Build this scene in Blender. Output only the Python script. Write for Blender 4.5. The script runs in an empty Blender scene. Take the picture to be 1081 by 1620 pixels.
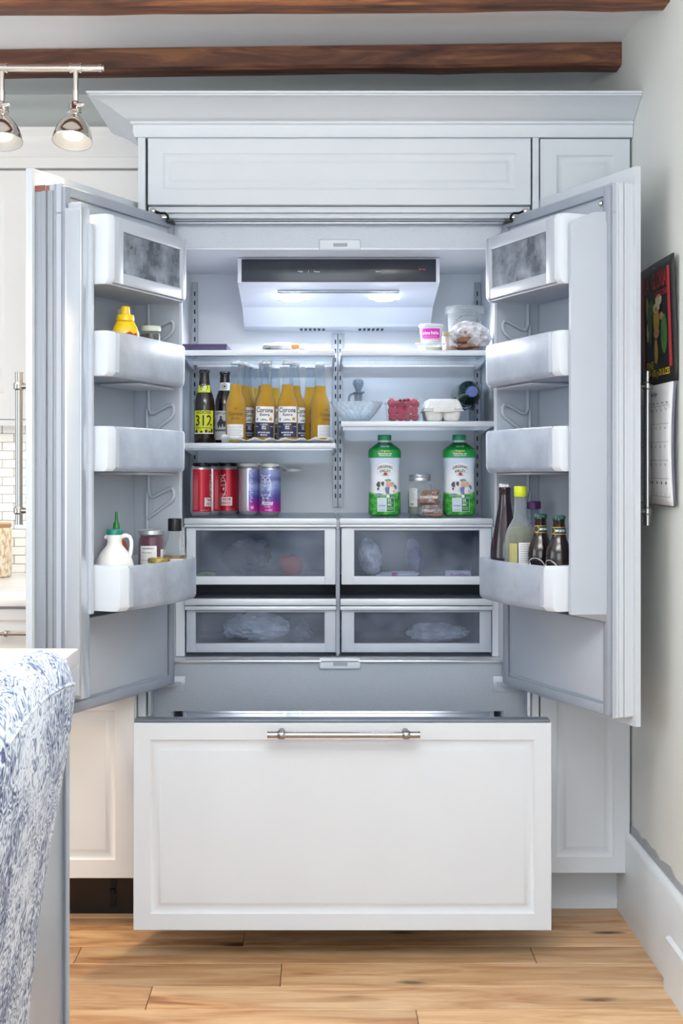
import bpy, bmesh, math, random
from mathutils import Vector, Matrix
random.seed(7)
S = bpy.context.scene
COL = S.collection
PI = math.pi
# ---------------------------------------------------------------- camera
F, VX, VY, CZ, CD = 2120.0, 505.0, 730.0, 1.267, 3.70   # focal px, vanishing point px, eye height, distance to cabinet faces
cam_d = bpy.data.cameras.new('camera'); cam = bpy.data.objects.new('camera', cam_d); COL.objects.link(cam)
cam.location = (0, -CD, CZ); cam.rotation_euler = (PI/2, 0, 0)
cam_d.sensor_fit = 'AUTO'; cam_d.sensor_width = 36; cam_d.lens = 36*F/1620
cam_d.shift_x = (540.5-VX)/1620; cam_d.shift_y = -(810-VY)/1620; cam_d.clip_start = .05
S.camera = cam
S.view_settings.view_transform = 'Standard'; S.view_settings.look = 'None'
S.view_settings.exposure = -0.15; S.view_settings.gamma = 1; S.view_settings.use_curve_mapping = False
# ---------------------------------------------------------------- world + big lights
w = bpy.data.worlds.new('world'); S.world = w; w.use_nodes = True
w.node_tree.nodes['Background'].inputs[0].default_value = (.87, .94, 1, 1)
w.node_tree.nodes['Background'].inputs[1].default_value = 1.2
def lamp(name, kind, loc, rot, energy, color=(1,1,1), **kw):
    d = bpy.data.lights.new(name, kind); d.energy = energy; d.color = color
    for k, v in kw.items(): setattr(d, k, v)
    o = bpy.data.objects.new(name, d); COL.objects.link(o); o.location = loc; o.rotation_euler = rot
    return o
lamp('front_fill_light', 'AREA', (.1, -5.4, 1.35), (math.radians(90), 0, 0), 56, (.89, .95, 1), shape='RECTANGLE', size=3.4, size_y=1.8)  # unseen fill light added behind the camera to brighten the fridge front and inside
lamp('side_fill_light', 'AREA', (-3.4, -1.9, 1.5), (math.radians(90), 0, math.radians(-90)), 24, (.95, .98, 1), shape='RECTANGLE', size=2.2, size_y=1.6)  # unseen fill light added at the left to brighten the right wall
lamp('ceiling_fill_light', 'AREA', (0, -2.5, 1.9), (math.radians(182), 0, 0), 98, (1, .97, .94), shape='RECTANGLE', size=1.6, size_y=.5)  # unseen upward fill added to brighten the ceiling
lamp('fridge_led_light_left', 'AREA', (-.083, .36, 1.752), (math.radians(-22), 0, 0), 6.4, (.96, .975, 1), shape='RECTANGLE', size=.10, size_y=.05)
lamp('fridge_led_light_right', 'AREA', (.198, .36, 1.752), (math.radians(-22), 0, 0), 6.4, (.96, .975, 1), shape='RECTANGLE', size=.10, size_y=.05)
lamp('freezer_led_light', 'AREA', (.05, .095, .558), (math.radians(50), 0, 0), .9, (.95, .97, 1), shape='RECTANGLE', size=.6, size_y=.008)
lamp('counter_strip_light', 'AREA', (-.9, .45, 1.372), (0, 0, 0), 2.2, (1, .92, .82), shape='RECTANGLE', size=.8, size_y=.05)

# ---------------------------------------------------------------- helpers
def lin(c):
    return tuple(((v/255)/12.92 if v/255 <= .04045 else ((v/255+.055)/1.055)**2.4) for v in c)
def P(px, py, D):
    return ((px-VX)*D/F, D-CD, CZ-(py-VY)*D/F)
class MB:
    def __init__(s): s.bm = bmesh.new()
    def box(s, x0, x1, y0, y1, z0, z1, b=0, seg=2):
        x0, x1 = sorted((x0, x1)); y0, y1 = sorted((y0, y1)); z0, z1 = sorted((z0, z1))
        r = bmesh.ops.create_cube(s.bm, size=1)
        vs = r['verts']
        for v in vs: v.co = Vector((x0+(v.co.x+.5)*(x1-x0), y0+(v.co.y+.5)*(y1-y0), z0+(v.co.z+.5)*(z1-z0)))
        if b > 0:
            es = list({e for v in vs for e in v.link_edges})
            bmesh.ops.bevel(s.bm, geom=es, offset=min(b, .49*min(x1-x0, y1-y0, z1-z0)), segments=seg, affect='EDGES', profile=.5)
        return s
    def quad(s, *pts):
        s.bm.faces.new([s.bm.verts.new(p) for p in pts]); return s
    def prism(s, poly, fn, t0, t1):
        """poly: 2D points; fn(a,b,t)->3D; extruded t0..t1"""
        A = [s.bm.verts.new(fn(a, b, t0)) for a, b in poly]; B = [s.bm.verts.new(fn(a, b, t1)) for a, b in poly]
        n = len(poly)
        for i in range(n): s.bm.faces.new((A[i], A[(i+1) % n], B[(i+1) % n], B[i]))
        s.bm.faces.new(A[::-1]); s.bm.faces.new(B)
        return s
    def lathe(s, prof, seg=28, c=(0, 0, 0), n=2.0, ay=1.0, mod=None, ang=None):
        rings = []
        for r, z in prof:
            if r <= 1e-6: rings.append([s.bm.verts.new((c[0], c[1], c[2]+z))]); continue
            ring = []
            for k in range(seg):
                a = 2*PI*k/seg; ca, sa = math.cos(a), math.sin(a)
                q = (abs(ca)**n+abs(sa)**n)**(-1/n)
                if mod: q *= mod(a, z)
                ring.append(s.bm.verts.new((c[0]+r*q*ca, c[1]+r*ay*q*sa, c[2]+z)))
            rings.append(ring)
        for A, B in zip(rings, rings[1:]):
            if len(A) == 1 and len(B) == 1: continue
            for k in range(seg):
                k2 = (k+1) % seg
                if len(A) == 1: s.bm.faces.new((A[0], B[k2], B[k]))
                elif len(B) == 1: s.bm.faces.new((A[k], A[k2], B[0]))
                else: s.bm.faces.new((A[k], A[k2], B[k2], B[k]))
        return s
    def tube(s, pts, r, seg=10, caps=True):
        pts = [Vector(p) for p in pts]; rings = []
        up = None
        for i, p in enumerate(pts):
            t = (pts[min(i+1, len(pts)-1)]-pts[max(i-1, 0)]).normalized()
            if up is None:
                up = Vector((0, 0, 1)) if abs(t.z) < .9 else Vector((1, 0, 0))
            a = t.cross(up).normalized(); b = a.cross(t).normalized(); up = b
            rr = r[i] if isinstance(r, (list, tuple)) else r
            rings.append([s.bm.verts.new(p+a*rr*math.cos(2*PI*k/seg)+b*rr*math.sin(2*PI*k/seg)) for k in range(seg)])
        for A, B in zip(rings, rings[1:]):
            for k in range(seg): s.bm.faces.new((A[k], A[(k+1) % seg], B[(k+1) % seg], B[k]))
        if caps: s.bm.faces.new(rings[0][::-1]); s.bm.faces.new(rings[-1])
        return s
    def ball(s, c, r, sub=2, sc=(1, 1, 1), noise=0, seed=0):
        m = bmesh.ops.create_icosphere(s.bm, subdivisions=sub, radius=1)
        rnd = random.Random(seed)
        for v in m['verts']:
            k = 1+noise*(rnd.random()*2-1)
            v.co = Vector((c[0]+v.co.x*r*sc[0]*k, c[1]+v.co.y*r*sc[1]*k, c[2]+v.co.z*r*sc[2]*k))
        return s
    def patch(s, u0, u1, v0, v1, nu, nv, fn):
        g = [[s.bm.verts.new(fn(u0+(u1-u0)*i/nu, v0+(v1-v0)*j/nv)) for j in range(nv+1)] for i in range(nu+1)]
        for i in range(nu):
            for j in range(nv): s.bm.faces.new((g[i][j], g[i+1][j], g[i+1][j+1], g[i][j+1]))
        return s
    def poly(s, pts, fn):
        s.bm.faces.new([s.bm.verts.new(fn(u, v)) for u, v in pts]); return s
    def panel(s, x0, x1, z0, z1, y0, th, border=.045, fn=None, depth=.006):
        """raised-panel cabinet front: faces -y at y0, thickness th"""
        fn = fn or (lambda x, y, z: (x, y, z))
        L = [(0, th), (0, .0015), (.0015, 0), (border, 0), (border+.005, depth*.7), (border+.012, depth), (border+.018, depth), (border+.024, depth*.35), (border+.03, depth*.25)]
        rings = [[s.bm.verts.new(fn(*p)) for p in ((x0+i, y0+d, z0+i), (x1-i, y0+d, z0+i), (x1-i, y0+d, z1-i), (x0+i, y0+d, z1-i))] for i, d in L]
        for A, B in zip(rings, rings[1:]):
            for k in range(4): s.bm.faces.new((A[k], A[(k+1) % 4], B[(k+1) % 4], B[k]))
        s.bm.faces.new(rings[0][::-1]); s.bm.faces.new(rings[-1])
        return s
    def obj(s, name, m, parent=None, ang=35, kind=None, thick=0, sub=0):
        bmesh.ops.recalc_face_normals(s.bm, faces=s.bm.faces) if len(s.bm.faces) < 60000 else None
        me = bpy.data.meshes.new(name); s.bm.to_mesh(me); s.bm.free()
        return link(name, me, m, parent, ang, kind, thick, sub)
def link(name, me, m, parent=None, ang=35, kind=None, thick=0, sub=0):
    o = bpy.data.objects.new(name, me); COL.objects.link(o)
    for mm in (m if isinstance(m, (list, tuple)) else [m]): me.materials.append(mm)
    if parent is not None: o.parent = parent
    if ang:
        for p in me.polygons: p.use_smooth = True
        me.set_sharp_from_angle(angle=math.radians(ang))
    if kind: o['kind'] = kind
    if thick:
        md = o.modifiers.new('solid', 'SOLIDIFY'); md.thickness = thick; md.offset = 0
    if sub:
        md = o.modifiers.new('sub', 'SUBSURF'); md.levels = sub; md.render_levels = sub
    return o
def tag(o, label, cat, group=None):
    o['label'] = label; o['category'] = cat
    if group: o['group'] = group
    return o
def thing(name, label, cat, loc=(0, 0, 0), rz=0, group=None, rx=0, ry=0):
    o = bpy.data.objects.new(name, None); COL.objects.link(o); o.empty_display_size = .05
    o.location = loc; o.rotation_euler = (rx, ry, rz)
    return tag(o, label, cat, group)
def dup(root, loc, rz=0, label=None, group=None, rx=0, ry=0):
    r = root.copy(); COL.objects.link(r); r.location = loc; r.rotation_euler = (rx, ry, rz)
    if label: r['label'] = label
    if group: r['group'] = group
    for ch in list(root.children):
        c = ch.copy(); COL.objects.link(c); c.parent = r
        for g in list(ch.children):
            d = g.copy(); COL.objects.link(d); d.parent = c
    return r
def st(o): o['kind'] = 'structure'; return o
# ---- text
_tc = {}
def text_mesh(body, sx=1.0):
    if body in _tc: return _tc[body]
    c = bpy.data.curves.new('t', 'FONT'); c.body = body; c.size = 1; c.align_x = 'CENTER'; c.align_y = 'CENTER'; c.resolution_u = 2; c.offset = .016
    o = bpy.data.objects.new('t', c); COL.objects.link(o)
    dg = bpy.context.evaluated_depsgraph_get(); e = o.evaluated_get(dg); me = e.to_mesh()
    vs = [(v.co.x, v.co.y) for v in me.vertices]; fs = [tuple(p.vertices) for p in me.polygons]
    e.to_mesh_clear(); bpy.data.objects.remove(o); bpy.data.curves.remove(c)
    if vs:
        x0 = min(v[0] for v in vs); x1 = max(v[0] for v in vs); y0 = min(v[1] for v in vs); y1 = max(v[1] for v in vs)
        vs = [((x-(x0+x1)/2), (y-(y0+y1)/2)) for x, y in vs]
        _tc[body] = (vs, fs, x1-x0, y1-y0)
    else: _tc[body] = ([], [], 1, 1)
    return _tc[body]
def add_text(mb, body, u, v, wd, ht, fn, arc=0, shear=0):
    """text scaled to wd x ht, centred at (u,v) of fn(u,v)->3D"""
    vs, fs, tw, th = text_mesh(body)
    V = []
    for x, y in vs:
        X = x/tw*wd; Y = y/th*ht
        V.append(mb.bm.verts.new(fn(u+X+shear*Y, v+Y-arc*(X/wd*2)**2)))
    for f in fs:
        try: mb.bm.faces.new([V[i] for i in f])
        except ValueError: pass
    return mb
def lettering(parent, m, items, fn, name='lettering'):
    if 1 < len(items) <= 8: return [lettering(parent, m, [i], fn, name) for i in items][-1]
    mb = MB()
    for it in items: add_text(mb, *it[:5], fn, *(it[5:] if len(it) > 5 else ()))
    me = bpy.data.meshes.new(name); mb.bm.to_mesh(me); mb.bm.free()
    return link(name, me, m, parent, 0, 'stuff' if len(items) > 8 else None)
def lines_(parent, m, rects, fn, name='print'):
    """little printed rectangles (u0,u1,v0,v1)"""
    if 1 < len(rects) <= 4: return [lines_(parent, m, [r], fn, name) for r in rects][-1]
    mb = MB()
    for u0, u1, v0, v1 in rects: mb.patch(u0, u1, v0, v1, max(1, int(abs(u1-u0)/.006)), 1, fn)
    me = bpy.data.meshes.new(name); mb.bm.to_mesh(me); mb.bm.free()
    return link(name, me, m, parent, 0, 'stuff' if len(rects) > 4 else None)
def cyl(r, a0=0, e=.0006):
    return lambda u, v: ((r+e)*math.sin(u/r+a0), -(r+e)*math.cos(u/r+a0), v)
def flat(y): return lambda u, v: (u, y, v)
def prof_r(prof, z):
    for (r0, z0), (r1, z1) in zip(prof, prof[1:]):
        if z0 <= z <= z1 and z1 > z0: return r0+(r1-r0)*(z-z0)/(z1-z0)
    return prof[-1][0]
def onprof(prof, a0=0, e=.0006):
    def f(u, v):
        r = prof_r(prof, v)+e
        a = u/max(r, .005)+a0
        return (r*math.sin(a), -r*math.cos(a), v)
    return f
# ---------------------------------------------------------------- materials
def nt(name):
    m = bpy.data.materials.new(name); m.use_nodes = True
    t = m.node_tree; b = t.nodes['Principled BSDF']
    return m, t, b
def N(t, ty, **kw):
    n = t.nodes.new(ty)
    for k, v in kw.items(): setattr(n, k, v)
    return n
def coord(t, scale=(1, 1, 1), which='Object'):
    tc = N(t, 'ShaderNodeTexCoord'); mp = N(t, 'ShaderNodeMapping'); mp.inputs['Scale'].default_value = scale
    t.links.new(tc.outputs[which], mp.inputs['Vector']); return mp.outputs[0]
def noise(t, vec, scale, det=3, rough=.5, dist=0):
    n = N(t, 'ShaderNodeTexNoise'); n.inputs['Scale'].default_value = scale; n.inputs['Detail'].default_value = det
    n.inputs['Roughness'].default_value = rough; n.inputs['Distortion'].default_value = dist
    t.links.new(vec, n.inputs['Vector']); return n.outputs['Fac']
def ramp(t, fac, stops, interp='LINEAR'):
    r = N(t, 'ShaderNodeValToRGB'); cr = r.color_ramp; cr.interpolation = interp
    while len(cr.elements) < len(stops): cr.elements.new(.5)
    for e, (p, c) in zip(cr.elements, stops): e.position = p; e.color = (*c, 1) if len(c) == 3 else c
    t.links.new(fac, r.inputs['Fac']); return r.outputs['Color']
def bumpn(t, b, h, strength=.1, dist=.002):
    n = N(t, 'ShaderNodeBump'); n.inputs['Strength'].default_value = strength; n.inputs['Distance'].default_value = dist
    t.links.new(h, n.inputs['Height']); t.links.new(n.outputs[0], b.inputs['Normal'])
def mat(name, c, rough=.5, metal=0, var=.04, scale=12, bump=0, stretch=(1, 1, 1), emit=0, spec=.5, coat=0):
    m, t, b = nt(name); c = lin(c)
    f = noise(t, coord(t, stretch), scale, 4)
    lo = tuple(max(0, x*(1-var*2)) for x in c); hi = tuple(min(1, x*(1+var*2)) for x in c)
    t.links.new(ramp(t, f, [(.25, lo), (.75, hi)]), b.inputs['Base Color'])
    b.inputs['Roughness'].default_value = rough; b.inputs['Metallic'].default_value = metal
    b.inputs['Specular IOR Level'].default_value = spec; b.inputs['Coat Weight'].default_value = coat
    if bump: bumpn(t, b, f, bump)
    if emit:
        b.inputs['Emission Color'].default_value = (*c, 1); b.inputs['Emission Strength'].default_value = emit
    return m
def clear(name, tint=(240, 245, 250), body=(215, 225, 235), op=.2, edge=.6, rough=.15, var=.1, scale=10, stretch=(1, 1, 1), spec=.5):
    """thin clear or frosted material: transparent mixed with a glossy body, denser at grazing edges"""
    m, t, b = nt(name); out = t.nodes['Material Output']
    tr = N(t, 'ShaderNodeBsdfTransparent'); tr.inputs[0].default_value = (*lin(tint), 1)
    b.inputs['Base Color'].default_value = (*lin(body), 1); b.inputs['Roughness'].default_value = rough; b.inputs['Specular IOR Level'].default_value = spec
    lw = N(t, 'ShaderNodeLayerWeight'); lw.inputs[0].default_value = .35
    mr = N(t, 'ShaderNodeMapRange'); mr.inputs['To Min'].default_value = op; mr.inputs['To Max'].default_value = edge
    t.links.new(lw.outputs['Facing'], mr.inputs['Value'])
    f = noise(t, coord(t, stretch), scale, 5, .6)
    mr2 = N(t, 'ShaderNodeMapRange'); mr2.inputs['From Min'].default_value = .3; mr2.inputs['From Max'].default_value = .7
    mr2.inputs['To Min'].default_value = -var; mr2.inputs['To Max'].default_value = var
    t.links.new(f, mr2.inputs['Value'])
    ad = N(t, 'ShaderNodeMath', operation='ADD', use_clamp=True); t.links.new(mr.outputs[0], ad.inputs[0]); t.links.new(mr2.outputs[0], ad.inputs[1])
    mx = N(t, 'ShaderNodeMixShader'); t.links.new(ad.outputs[0], mx.inputs[0]); t.links.new(tr.outputs[0], mx.inputs[1]); t.links.new(b.outputs[0], mx.inputs[2])
    t.links.new(mx.outputs[0], out.inputs['Surface'])
    bumpn(t, b, f, .08)
    return m
M = {}
M['cab'] = mat('white_cabinet_paint', (204, 211, 218), .5, var=.008, scale=6, spec=.3)
M['cab_warm'] = mat('white_cabinet_paint_wall_units', (234, 232, 229), .38, var=.008, scale=6)
M['wall'] = mat('pale_grey_green_wall_paint', (222, 226, 222), .6, var=.012, scale=3, bump=.03)
M['ceil'] = mat('ceiling_paint', (236, 238, 241), .7, var=.015, scale=3, bump=.03)
M['base'] = mat('baseboard_paint', (225, 231, 235), .35, var=.015, scale=9, bump=.05)
M['caulk'] = mat('bare_grey_strip', (168, 172, 176), .7, var=.05, scale=30)
M['liner'] = mat('grey_fridge_liner', (220, 225, 232), .42, var=.015, scale=5)
M['doorliner'] = mat('grey_door_liner', (176, 184, 195), .42, var=.015, scale=5)
M['steelface'] = mat('satin_steel_face', (160, 168, 178), .38, .35, var=.03, scale=140)
M['alu'] = mat('brushed_aluminium', (214, 220, 228), .28, .75, var=.03, scale=8, stretch=(40, 40, 1))
M['alubright'] = mat('bright_shelf_trim', (204, 211, 219), .4, .2, var=.02, scale=10)
M['gasket'] = mat('grey_gasket', (150, 158, 170), .6, var=.03)
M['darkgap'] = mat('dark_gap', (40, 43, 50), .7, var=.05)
M['white_plastic'] = mat('white_plastic', (206, 214, 223), .45, var=.008, spec=.3)
M['chrome'] = mat('polished_nickel', (226, 222, 216), .12, 1, var=.02)
M['nickel'] = mat('satin_nickel', (160, 159, 158), .2, 1, var=.02)
M['blackmetal'] = mat('black_hinge_metal', (30, 32, 36), .35, .5)
M['display'] = mat('black_glass_display', (38, 44, 56), .16, 0, var=.1, spec=.6)
M['black'] = mat('black_toe_kick', (22, 21, 22), .3, var=.1)
M['copper'] = mat('bare_copper_brown', (150, 95, 78), .6, var=.12)
M['ink'] = mat('dark_ink', (34, 34, 40), .6, var=.02)
M['inkw'] = mat('white_ink', (240, 242, 244), .5, var=.02)
M['paper'] = mat('white_label_paper', (232, 234, 236), .55, var=.02)
M['quartz'] = mat('white_quartz', (236, 237, 238), .2, var=.02, scale=20)
M['tile'] = mat('white_ceramic_tile', (240, 239, 236), .12, var=.01)
M['grout'] = mat('pale_grout', (216, 214, 210), .8, var=.03)
M['island'] = mat('grey_island_paint', (150, 159, 170), .4, var=.02, scale=6)
M['glass'] = clear('clear_glass', op=.04, edge=.55, rough=.05, var=.03, body=(200, 208, 216))
M['bottleglass'] = clear('clear_bottle_glass', op=.03, edge=.38, rough=.05, var=.02, body=(200, 208, 214))
M['cutglass'] = clear('cut_glass', op=.38, edge=.85, rough=.08, var=.12, scale=60, body=(222, 230, 236))
M['film'] = clear('cling_film', op=.16, edge=.7, rough=.1, var=.22, scale=40, body=(240, 244, 248))
M['bagwhite'] = clear('milky_plastic_bag', op=.62, edge=.95, rough=.15, var=.3, scale=26, body=(245, 248, 252))
M['clearpl'] = clear('clear_plastic', tint=(250, 252, 252), body=(230, 233, 235), op=.08, edge=.6, rough=.12, var=.06, scale=14)
M['binpl'] = clear('frosted_bin_plastic', op=.5, edge=.75, rough=.3, var=.13, scale=9, body=(196, 206, 220), tint=(225, 232, 240))
M['frost'] = clear('frosted_window', op=.28, edge=.5, rough=.22, var=.22, scale=9, body=(168, 180, 196), tint=(200, 208, 218))
M['edgealu'] = mat('door_edge_aluminium', (150, 157, 165), .4, .25, var=.04, scale=8, stretch=(30, 30, 1))
M['mull'] = mat('grey_white_mullion', (176, 184, 193), .5, var=.01, spec=.3)
M['frost2'] = clear('scuffed_bin_window', op=.34, edge=.5, rough=.3, var=.30, scale=16, body=(176, 186, 198), tint=(190, 198, 208))
M['drawerglass'] = clear('drawer_window', op=.11, edge=.28, rough=.14, var=.10, scale=7, body=(186, 196, 214), tint=(228, 232, 240))
M['coverglass'] = clear('crisper_cover_glass', op=.12, edge=.5, rough=.1, var=.08, scale=7, body=(190, 200, 214), tint=(235, 240, 245))
M['track'] = mat('grey_track_steel', (168, 176, 187), .35, .2, var=.03)
M['bag'] = clear('crinkled_plastic_bag', op=.38, edge=.9, rough=.12, var=.3, scale=30, body=(245, 248, 252))
M['bagw'] = mat('white_plastic_bag', (232, 234, 236), .25, var=.06, scale=30, bump=.3)
def mk_wood(name, cols, stretch, scale=3, rough=.45, knots=False, rand=.25, bump=.12):
    m, t, b = nt(name)
    oi = N(t, 'ShaderNodeObjectInfo'); tc = N(t, 'ShaderNodeTexCoord'); vm = N(t, 'ShaderNodeVectorMath', operation='MULTIPLY_ADD')
    cb = N(t, 'ShaderNodeCombineXYZ')
    for i in range(3): t.links.new(oi.outputs['Random'], cb.inputs[i])
    t.links.new(cb.outputs[0], vm.inputs[0]); vm.inputs[1].default_value = (37, 23, 11); t.links.new(tc.outputs['Object'], vm.inputs[2])
    mp = N(t, 'ShaderNodeMapping'); mp.inputs['Scale'].default_value = stretch; t.links.new(vm.outputs[0], mp.inputs[0])
    f = noise(t, mp.outputs[0], scale, 8, .6, 1.2)
    col = ramp(t, f, [(.25+.1*i*5/len(cols), lin(c)) for i, c in enumerate(cols)])
    hs = N(t, 'ShaderNodeHueSaturation'); t.links.new(col, hs.inputs['Color'])
    mr = N(t, 'ShaderNodeMapRange'); mr.inputs['To Min'].default_value = 1-rand; mr.inputs['To Max'].default_value = 1+rand
    t.links.new(oi.outputs['Random'], mr.inputs['Value']); t.links.new(mr.outputs[0], hs.inputs['Value'])
    last = hs.outputs[0]
    if knots:
        mp2 = N(t, 'ShaderNodeMapping'); mp2.inputs['Scale'].default_value = (2.2, 7, 7); t.links.new(vm.outputs[0], mp2.inputs[0])
        vo = N(t, 'ShaderNodeTexVoronoi'); vo.inputs['Scale'].default_value = 1.3; t.links.new(mp2.outputs[0], vo.inputs['Vector'])
        nn = noise(t, mp2.outputs[0], 6, 4)
        ad = N(t, 'ShaderNodeMath', operation='MULTIPLY_ADD'); ad.inputs[1].default_value = .12; t.links.new(nn, ad.inputs[0]); t.links.new(vo.outputs['Distance'], ad.inputs[2])
        k = ramp(t, ad.outputs[0], [(.10, (1, 1, 1)), (.15, (.75, .75, .75)), (.21, (.12, .12, .12)), (.33, (0, 0, 0))])
        mx = N(t, 'ShaderNodeMixRGB'); t.links.new(k, mx.inputs['Fac']); t.links.new(last, mx.inputs['Color1']); mx.inputs['Color2'].default_value = (*lin((62, 38, 24)), 1)
        last = mx.outputs[0]
    t.links.new(last, b.inputs['Base Color']); b.inputs['Roughness'].default_value = rough
    bumpn(t, b, f, bump)
    return m
M['plank'] = mk_wood('hickory_floor', [(128, 84, 50), (184, 136, 92), (206, 164, 120), (222, 186, 144)], (1.0, 9, 9), 2.2, .4, True, .24)
M['beam'] = mk_wood('old_stained_beam', [(44, 22, 17), (78, 45, 34), (102, 62, 45), (140, 90, 56)], (1.0, 9, 9), 2.6, .55, True, .1, .4)
M['lidwood'] = mk_wood('pale_wood_lid', [(180, 130, 84), (206, 160, 112)], (8, 1, 1), 3)
# ================================================================ STRUCTURE
XR = .865; YB = .68; ZC = 2.466
fl = st(MB().box(-3.2, XR, -4.6, YB, -.06, -.0125).obj('floor', mat('subfloor', (150, 112, 76), .7), None, 0))
edges = [3.86, 3.80, 3.72, 3.615, 3.502, 3.383, 3.236, 3.098, 2.96, 2.83, 2.69, 2.56, 2.42, 2.28, 2.15, 2.0, 1.86, 1.72, 1.58, 1.45]
fixed = {5: [-.094, 1.2], 6: [-.402], 7: [.224], 4: [-.62, .55], 3: [-.2], 2: [.3], 1: [-.5]}
rnd = random.Random(3)
for i, (d1, d0) in enumerate(zip(edges, edges[1:])):
    cuts = [-1.9]+sorted(fixed.get(i, [rnd.uniform(-1.2, -.2), rnd.uniform(.1, .7)]))+[XR]
    cuts = [c for c in cuts if c <= XR]
    for a, b_ in zip(cuts, cuts[1:]):
        if b_-a < .05: continue
        o = MB().box(a+.0008, b_-.0008, d0-CD+.0008, d1-CD-.0008, -.0125, 0, .0012, 1).obj('plank', M['plank'], fl, 0)
wr = st(MB().box(XR, XR+.1, -4.6, YB, 0, ZC).obj('wall_right', M['wall'], None, 0))
wb = st(MB().box(-3.2, XR+.1, YB, YB+.1, 0, ZC).obj('wall_back', M['wall'], None, 0))
ce = st(MB().box(-3.2, XR+.1, -4.6, YB, ZC, ZC+.08).obj('ceiling', M['ceil'], None, 0))
bb = MB().prism([(.845, 0), (XR, 0), (XR, .238), (.858, .238), (.850, .232), (.845, .222)], lambda a, b, t: (a, t, b), -3.6, .098)
bb = st(bb.obj('baseboard_right', M['base']))
pts = []; rnd = random.Random(5)
for k in range(41):
    pts.append((-1.9+k*1.99/40, .262+rnd.uniform(-.006, .006)+(.004 if k % 5 == 0 else 0)))
s = MB().prism([(-1.9, .238), (.09, .238)]+pts[::-1], lambda a, b, t: (t, a, b), XR-.0025, XR).obj('bare_strip', M['caulk'], bb)
st(MB().prism([(.83, 0), (.845, 0), (.845, .125), (.835, .12)], lambda a, b, t: (a, t, b), -2.6, -.47).obj('trim_1', M['base']))
# tiled splashback: tiles are parts of the back wall
gr = MB().box(-1.75, -.49, YB-.006, YB, .90, 1.392).obj('tile_bed', M['grout'], wb, 0)
tm = MB().box(-.0375, .0375, -.006, 0, -.0133, .0133, .002, 1); me = bpy.data.meshes.new('tile'); tm.bm.to_mesh(me); tm.bm.free()
me.materials.append(M['tile'])
for r in range(17):
    for c in range(14):
        x = -.53-c*.0775-(.0387 if r % 2 else 0)
        o = bpy.data.objects.new('tile', me); COL.objects.link(o); o.parent = wb; o.location = (x, YB-.006, .918+r*.0284)
# ---------------------------------------------------------------- beams
def beam(name, dr, dl, label, seed):
    """dr/dl: front-face distance from the camera at the right wall and at x=-1"""
    rnd = random.Random(seed); mb = MB()
    n = 24; rows = []
    xs = [-2.2+(XR+2.2)*i/n for i in range(n+1)]
    for x in xs:
        t = (x+1)/(XR+1); d = dl+(dr-dl)*t-CD
        j = lambda k: rnd.uniform(-k, k)
        zb = ZC-.066+j(.0022)
        rows.append([mb.bm.verts.new(p) for p in ((x, d+j(.001), ZC-.002), (x, d+j(.0015), zb+.008), (x, d+.008, zb), (x, d+.072, zb+j(.001)), (x, d+.082+j(.002), zb+.01), (x, d+.082, ZC-.002))])
    for A, B in zip(rows, rows[1:]):
        for k in range(6): mb.bm.faces.new((A[k], A[(k+1) % 6], B[(k+1) % 6], B[k]))
    mb.bm.faces.new(rows[0]); mb.bm.faces.new(rows[-1][::-1])
    o = mb.obj(name, M['beam'], None, 30)
    tag(o, label, 'beam', None)
    return o
beam('ceiling_beam', 3.825, 3.90, 'dark brown timber ceiling beam right above the fridge crown moulding', 1)
beam('ceiling_beam', 3.295, 3.345, 'brown timber ceiling beam at the very top edge, nearer than the other beam', 2)

# ---------------------------------------------------------------- pantry right of fridge
t = thing('pantry_cabinet', 'tall narrow white pantry cabinet between fridge and right wall', 'cabinet', (0, 0, 0))
MB().box(.609, .8645, .024, .64, .132, 2.165).obj('body', M['cab'], t, 0)
MB().panel(.611, .859, .130, 2.158, 0, .022, .045).obj('door', M['cab'], t)
MB().box(.609, .8445, .098, .116, 0, .134).obj('toe_kick', M['cab'], t, 0)
# left end panel + fillers
t = thing('end_panel', 'tall white end panel standing on the left side of the fridge', 'panel', (-.488, 0, 0))
MB().box(-.0115, .0085, -.006, .64, 0, 2.165, .001).obj('panel', M['cab'], t, 0)
t = thing('filler_panel', 'narrow white filler strip between fridge and pantry cabinet', 'panel', (.598, 0, 0))
MB().box(-.0085, .0085, -.004, .64, 0, 2.165, .001).obj('panel', M['cab'], t, 0)
# crown
t = thing('crown_moulding', 'white cove crown moulding on top of the fridge cabinet', 'moulding', (0, 0, 2.16))
prof = [(-.02, 0), (.008, 0), (.012, .012), (.012, .032), (.018, .035), (.018, .041), (.026, .043), (.036, .048), (.052, .058), (.07, .069), (.09, .078), (.108, .0845), (.115, .086), (.115, .089), (.121, .090), (.122, .0955), (-.02, .0955)]
mb = MB(); rings = []
for o_, z in prof:
    rings.append([mb.bm.verts.new(p) for p in ((-.50-o_, .64, z), (-.50-o_, -.004-o_, z), (XR-.001, -.004-o_, z))])
n = len(rings)
for i in range(n):
    A, B = rings[i], rings[(i+1) % n]
    for k in range(2): mb.bm.faces.new((A[k], A[k+1], B[k+1], B[k]))
mb.obj('cove_moulding', M['cab'], t, 25)
MB().box(-.498, XR-.002, 0, .64, .008, .09).obj('top_board', M['cab'], t, 0)

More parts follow.
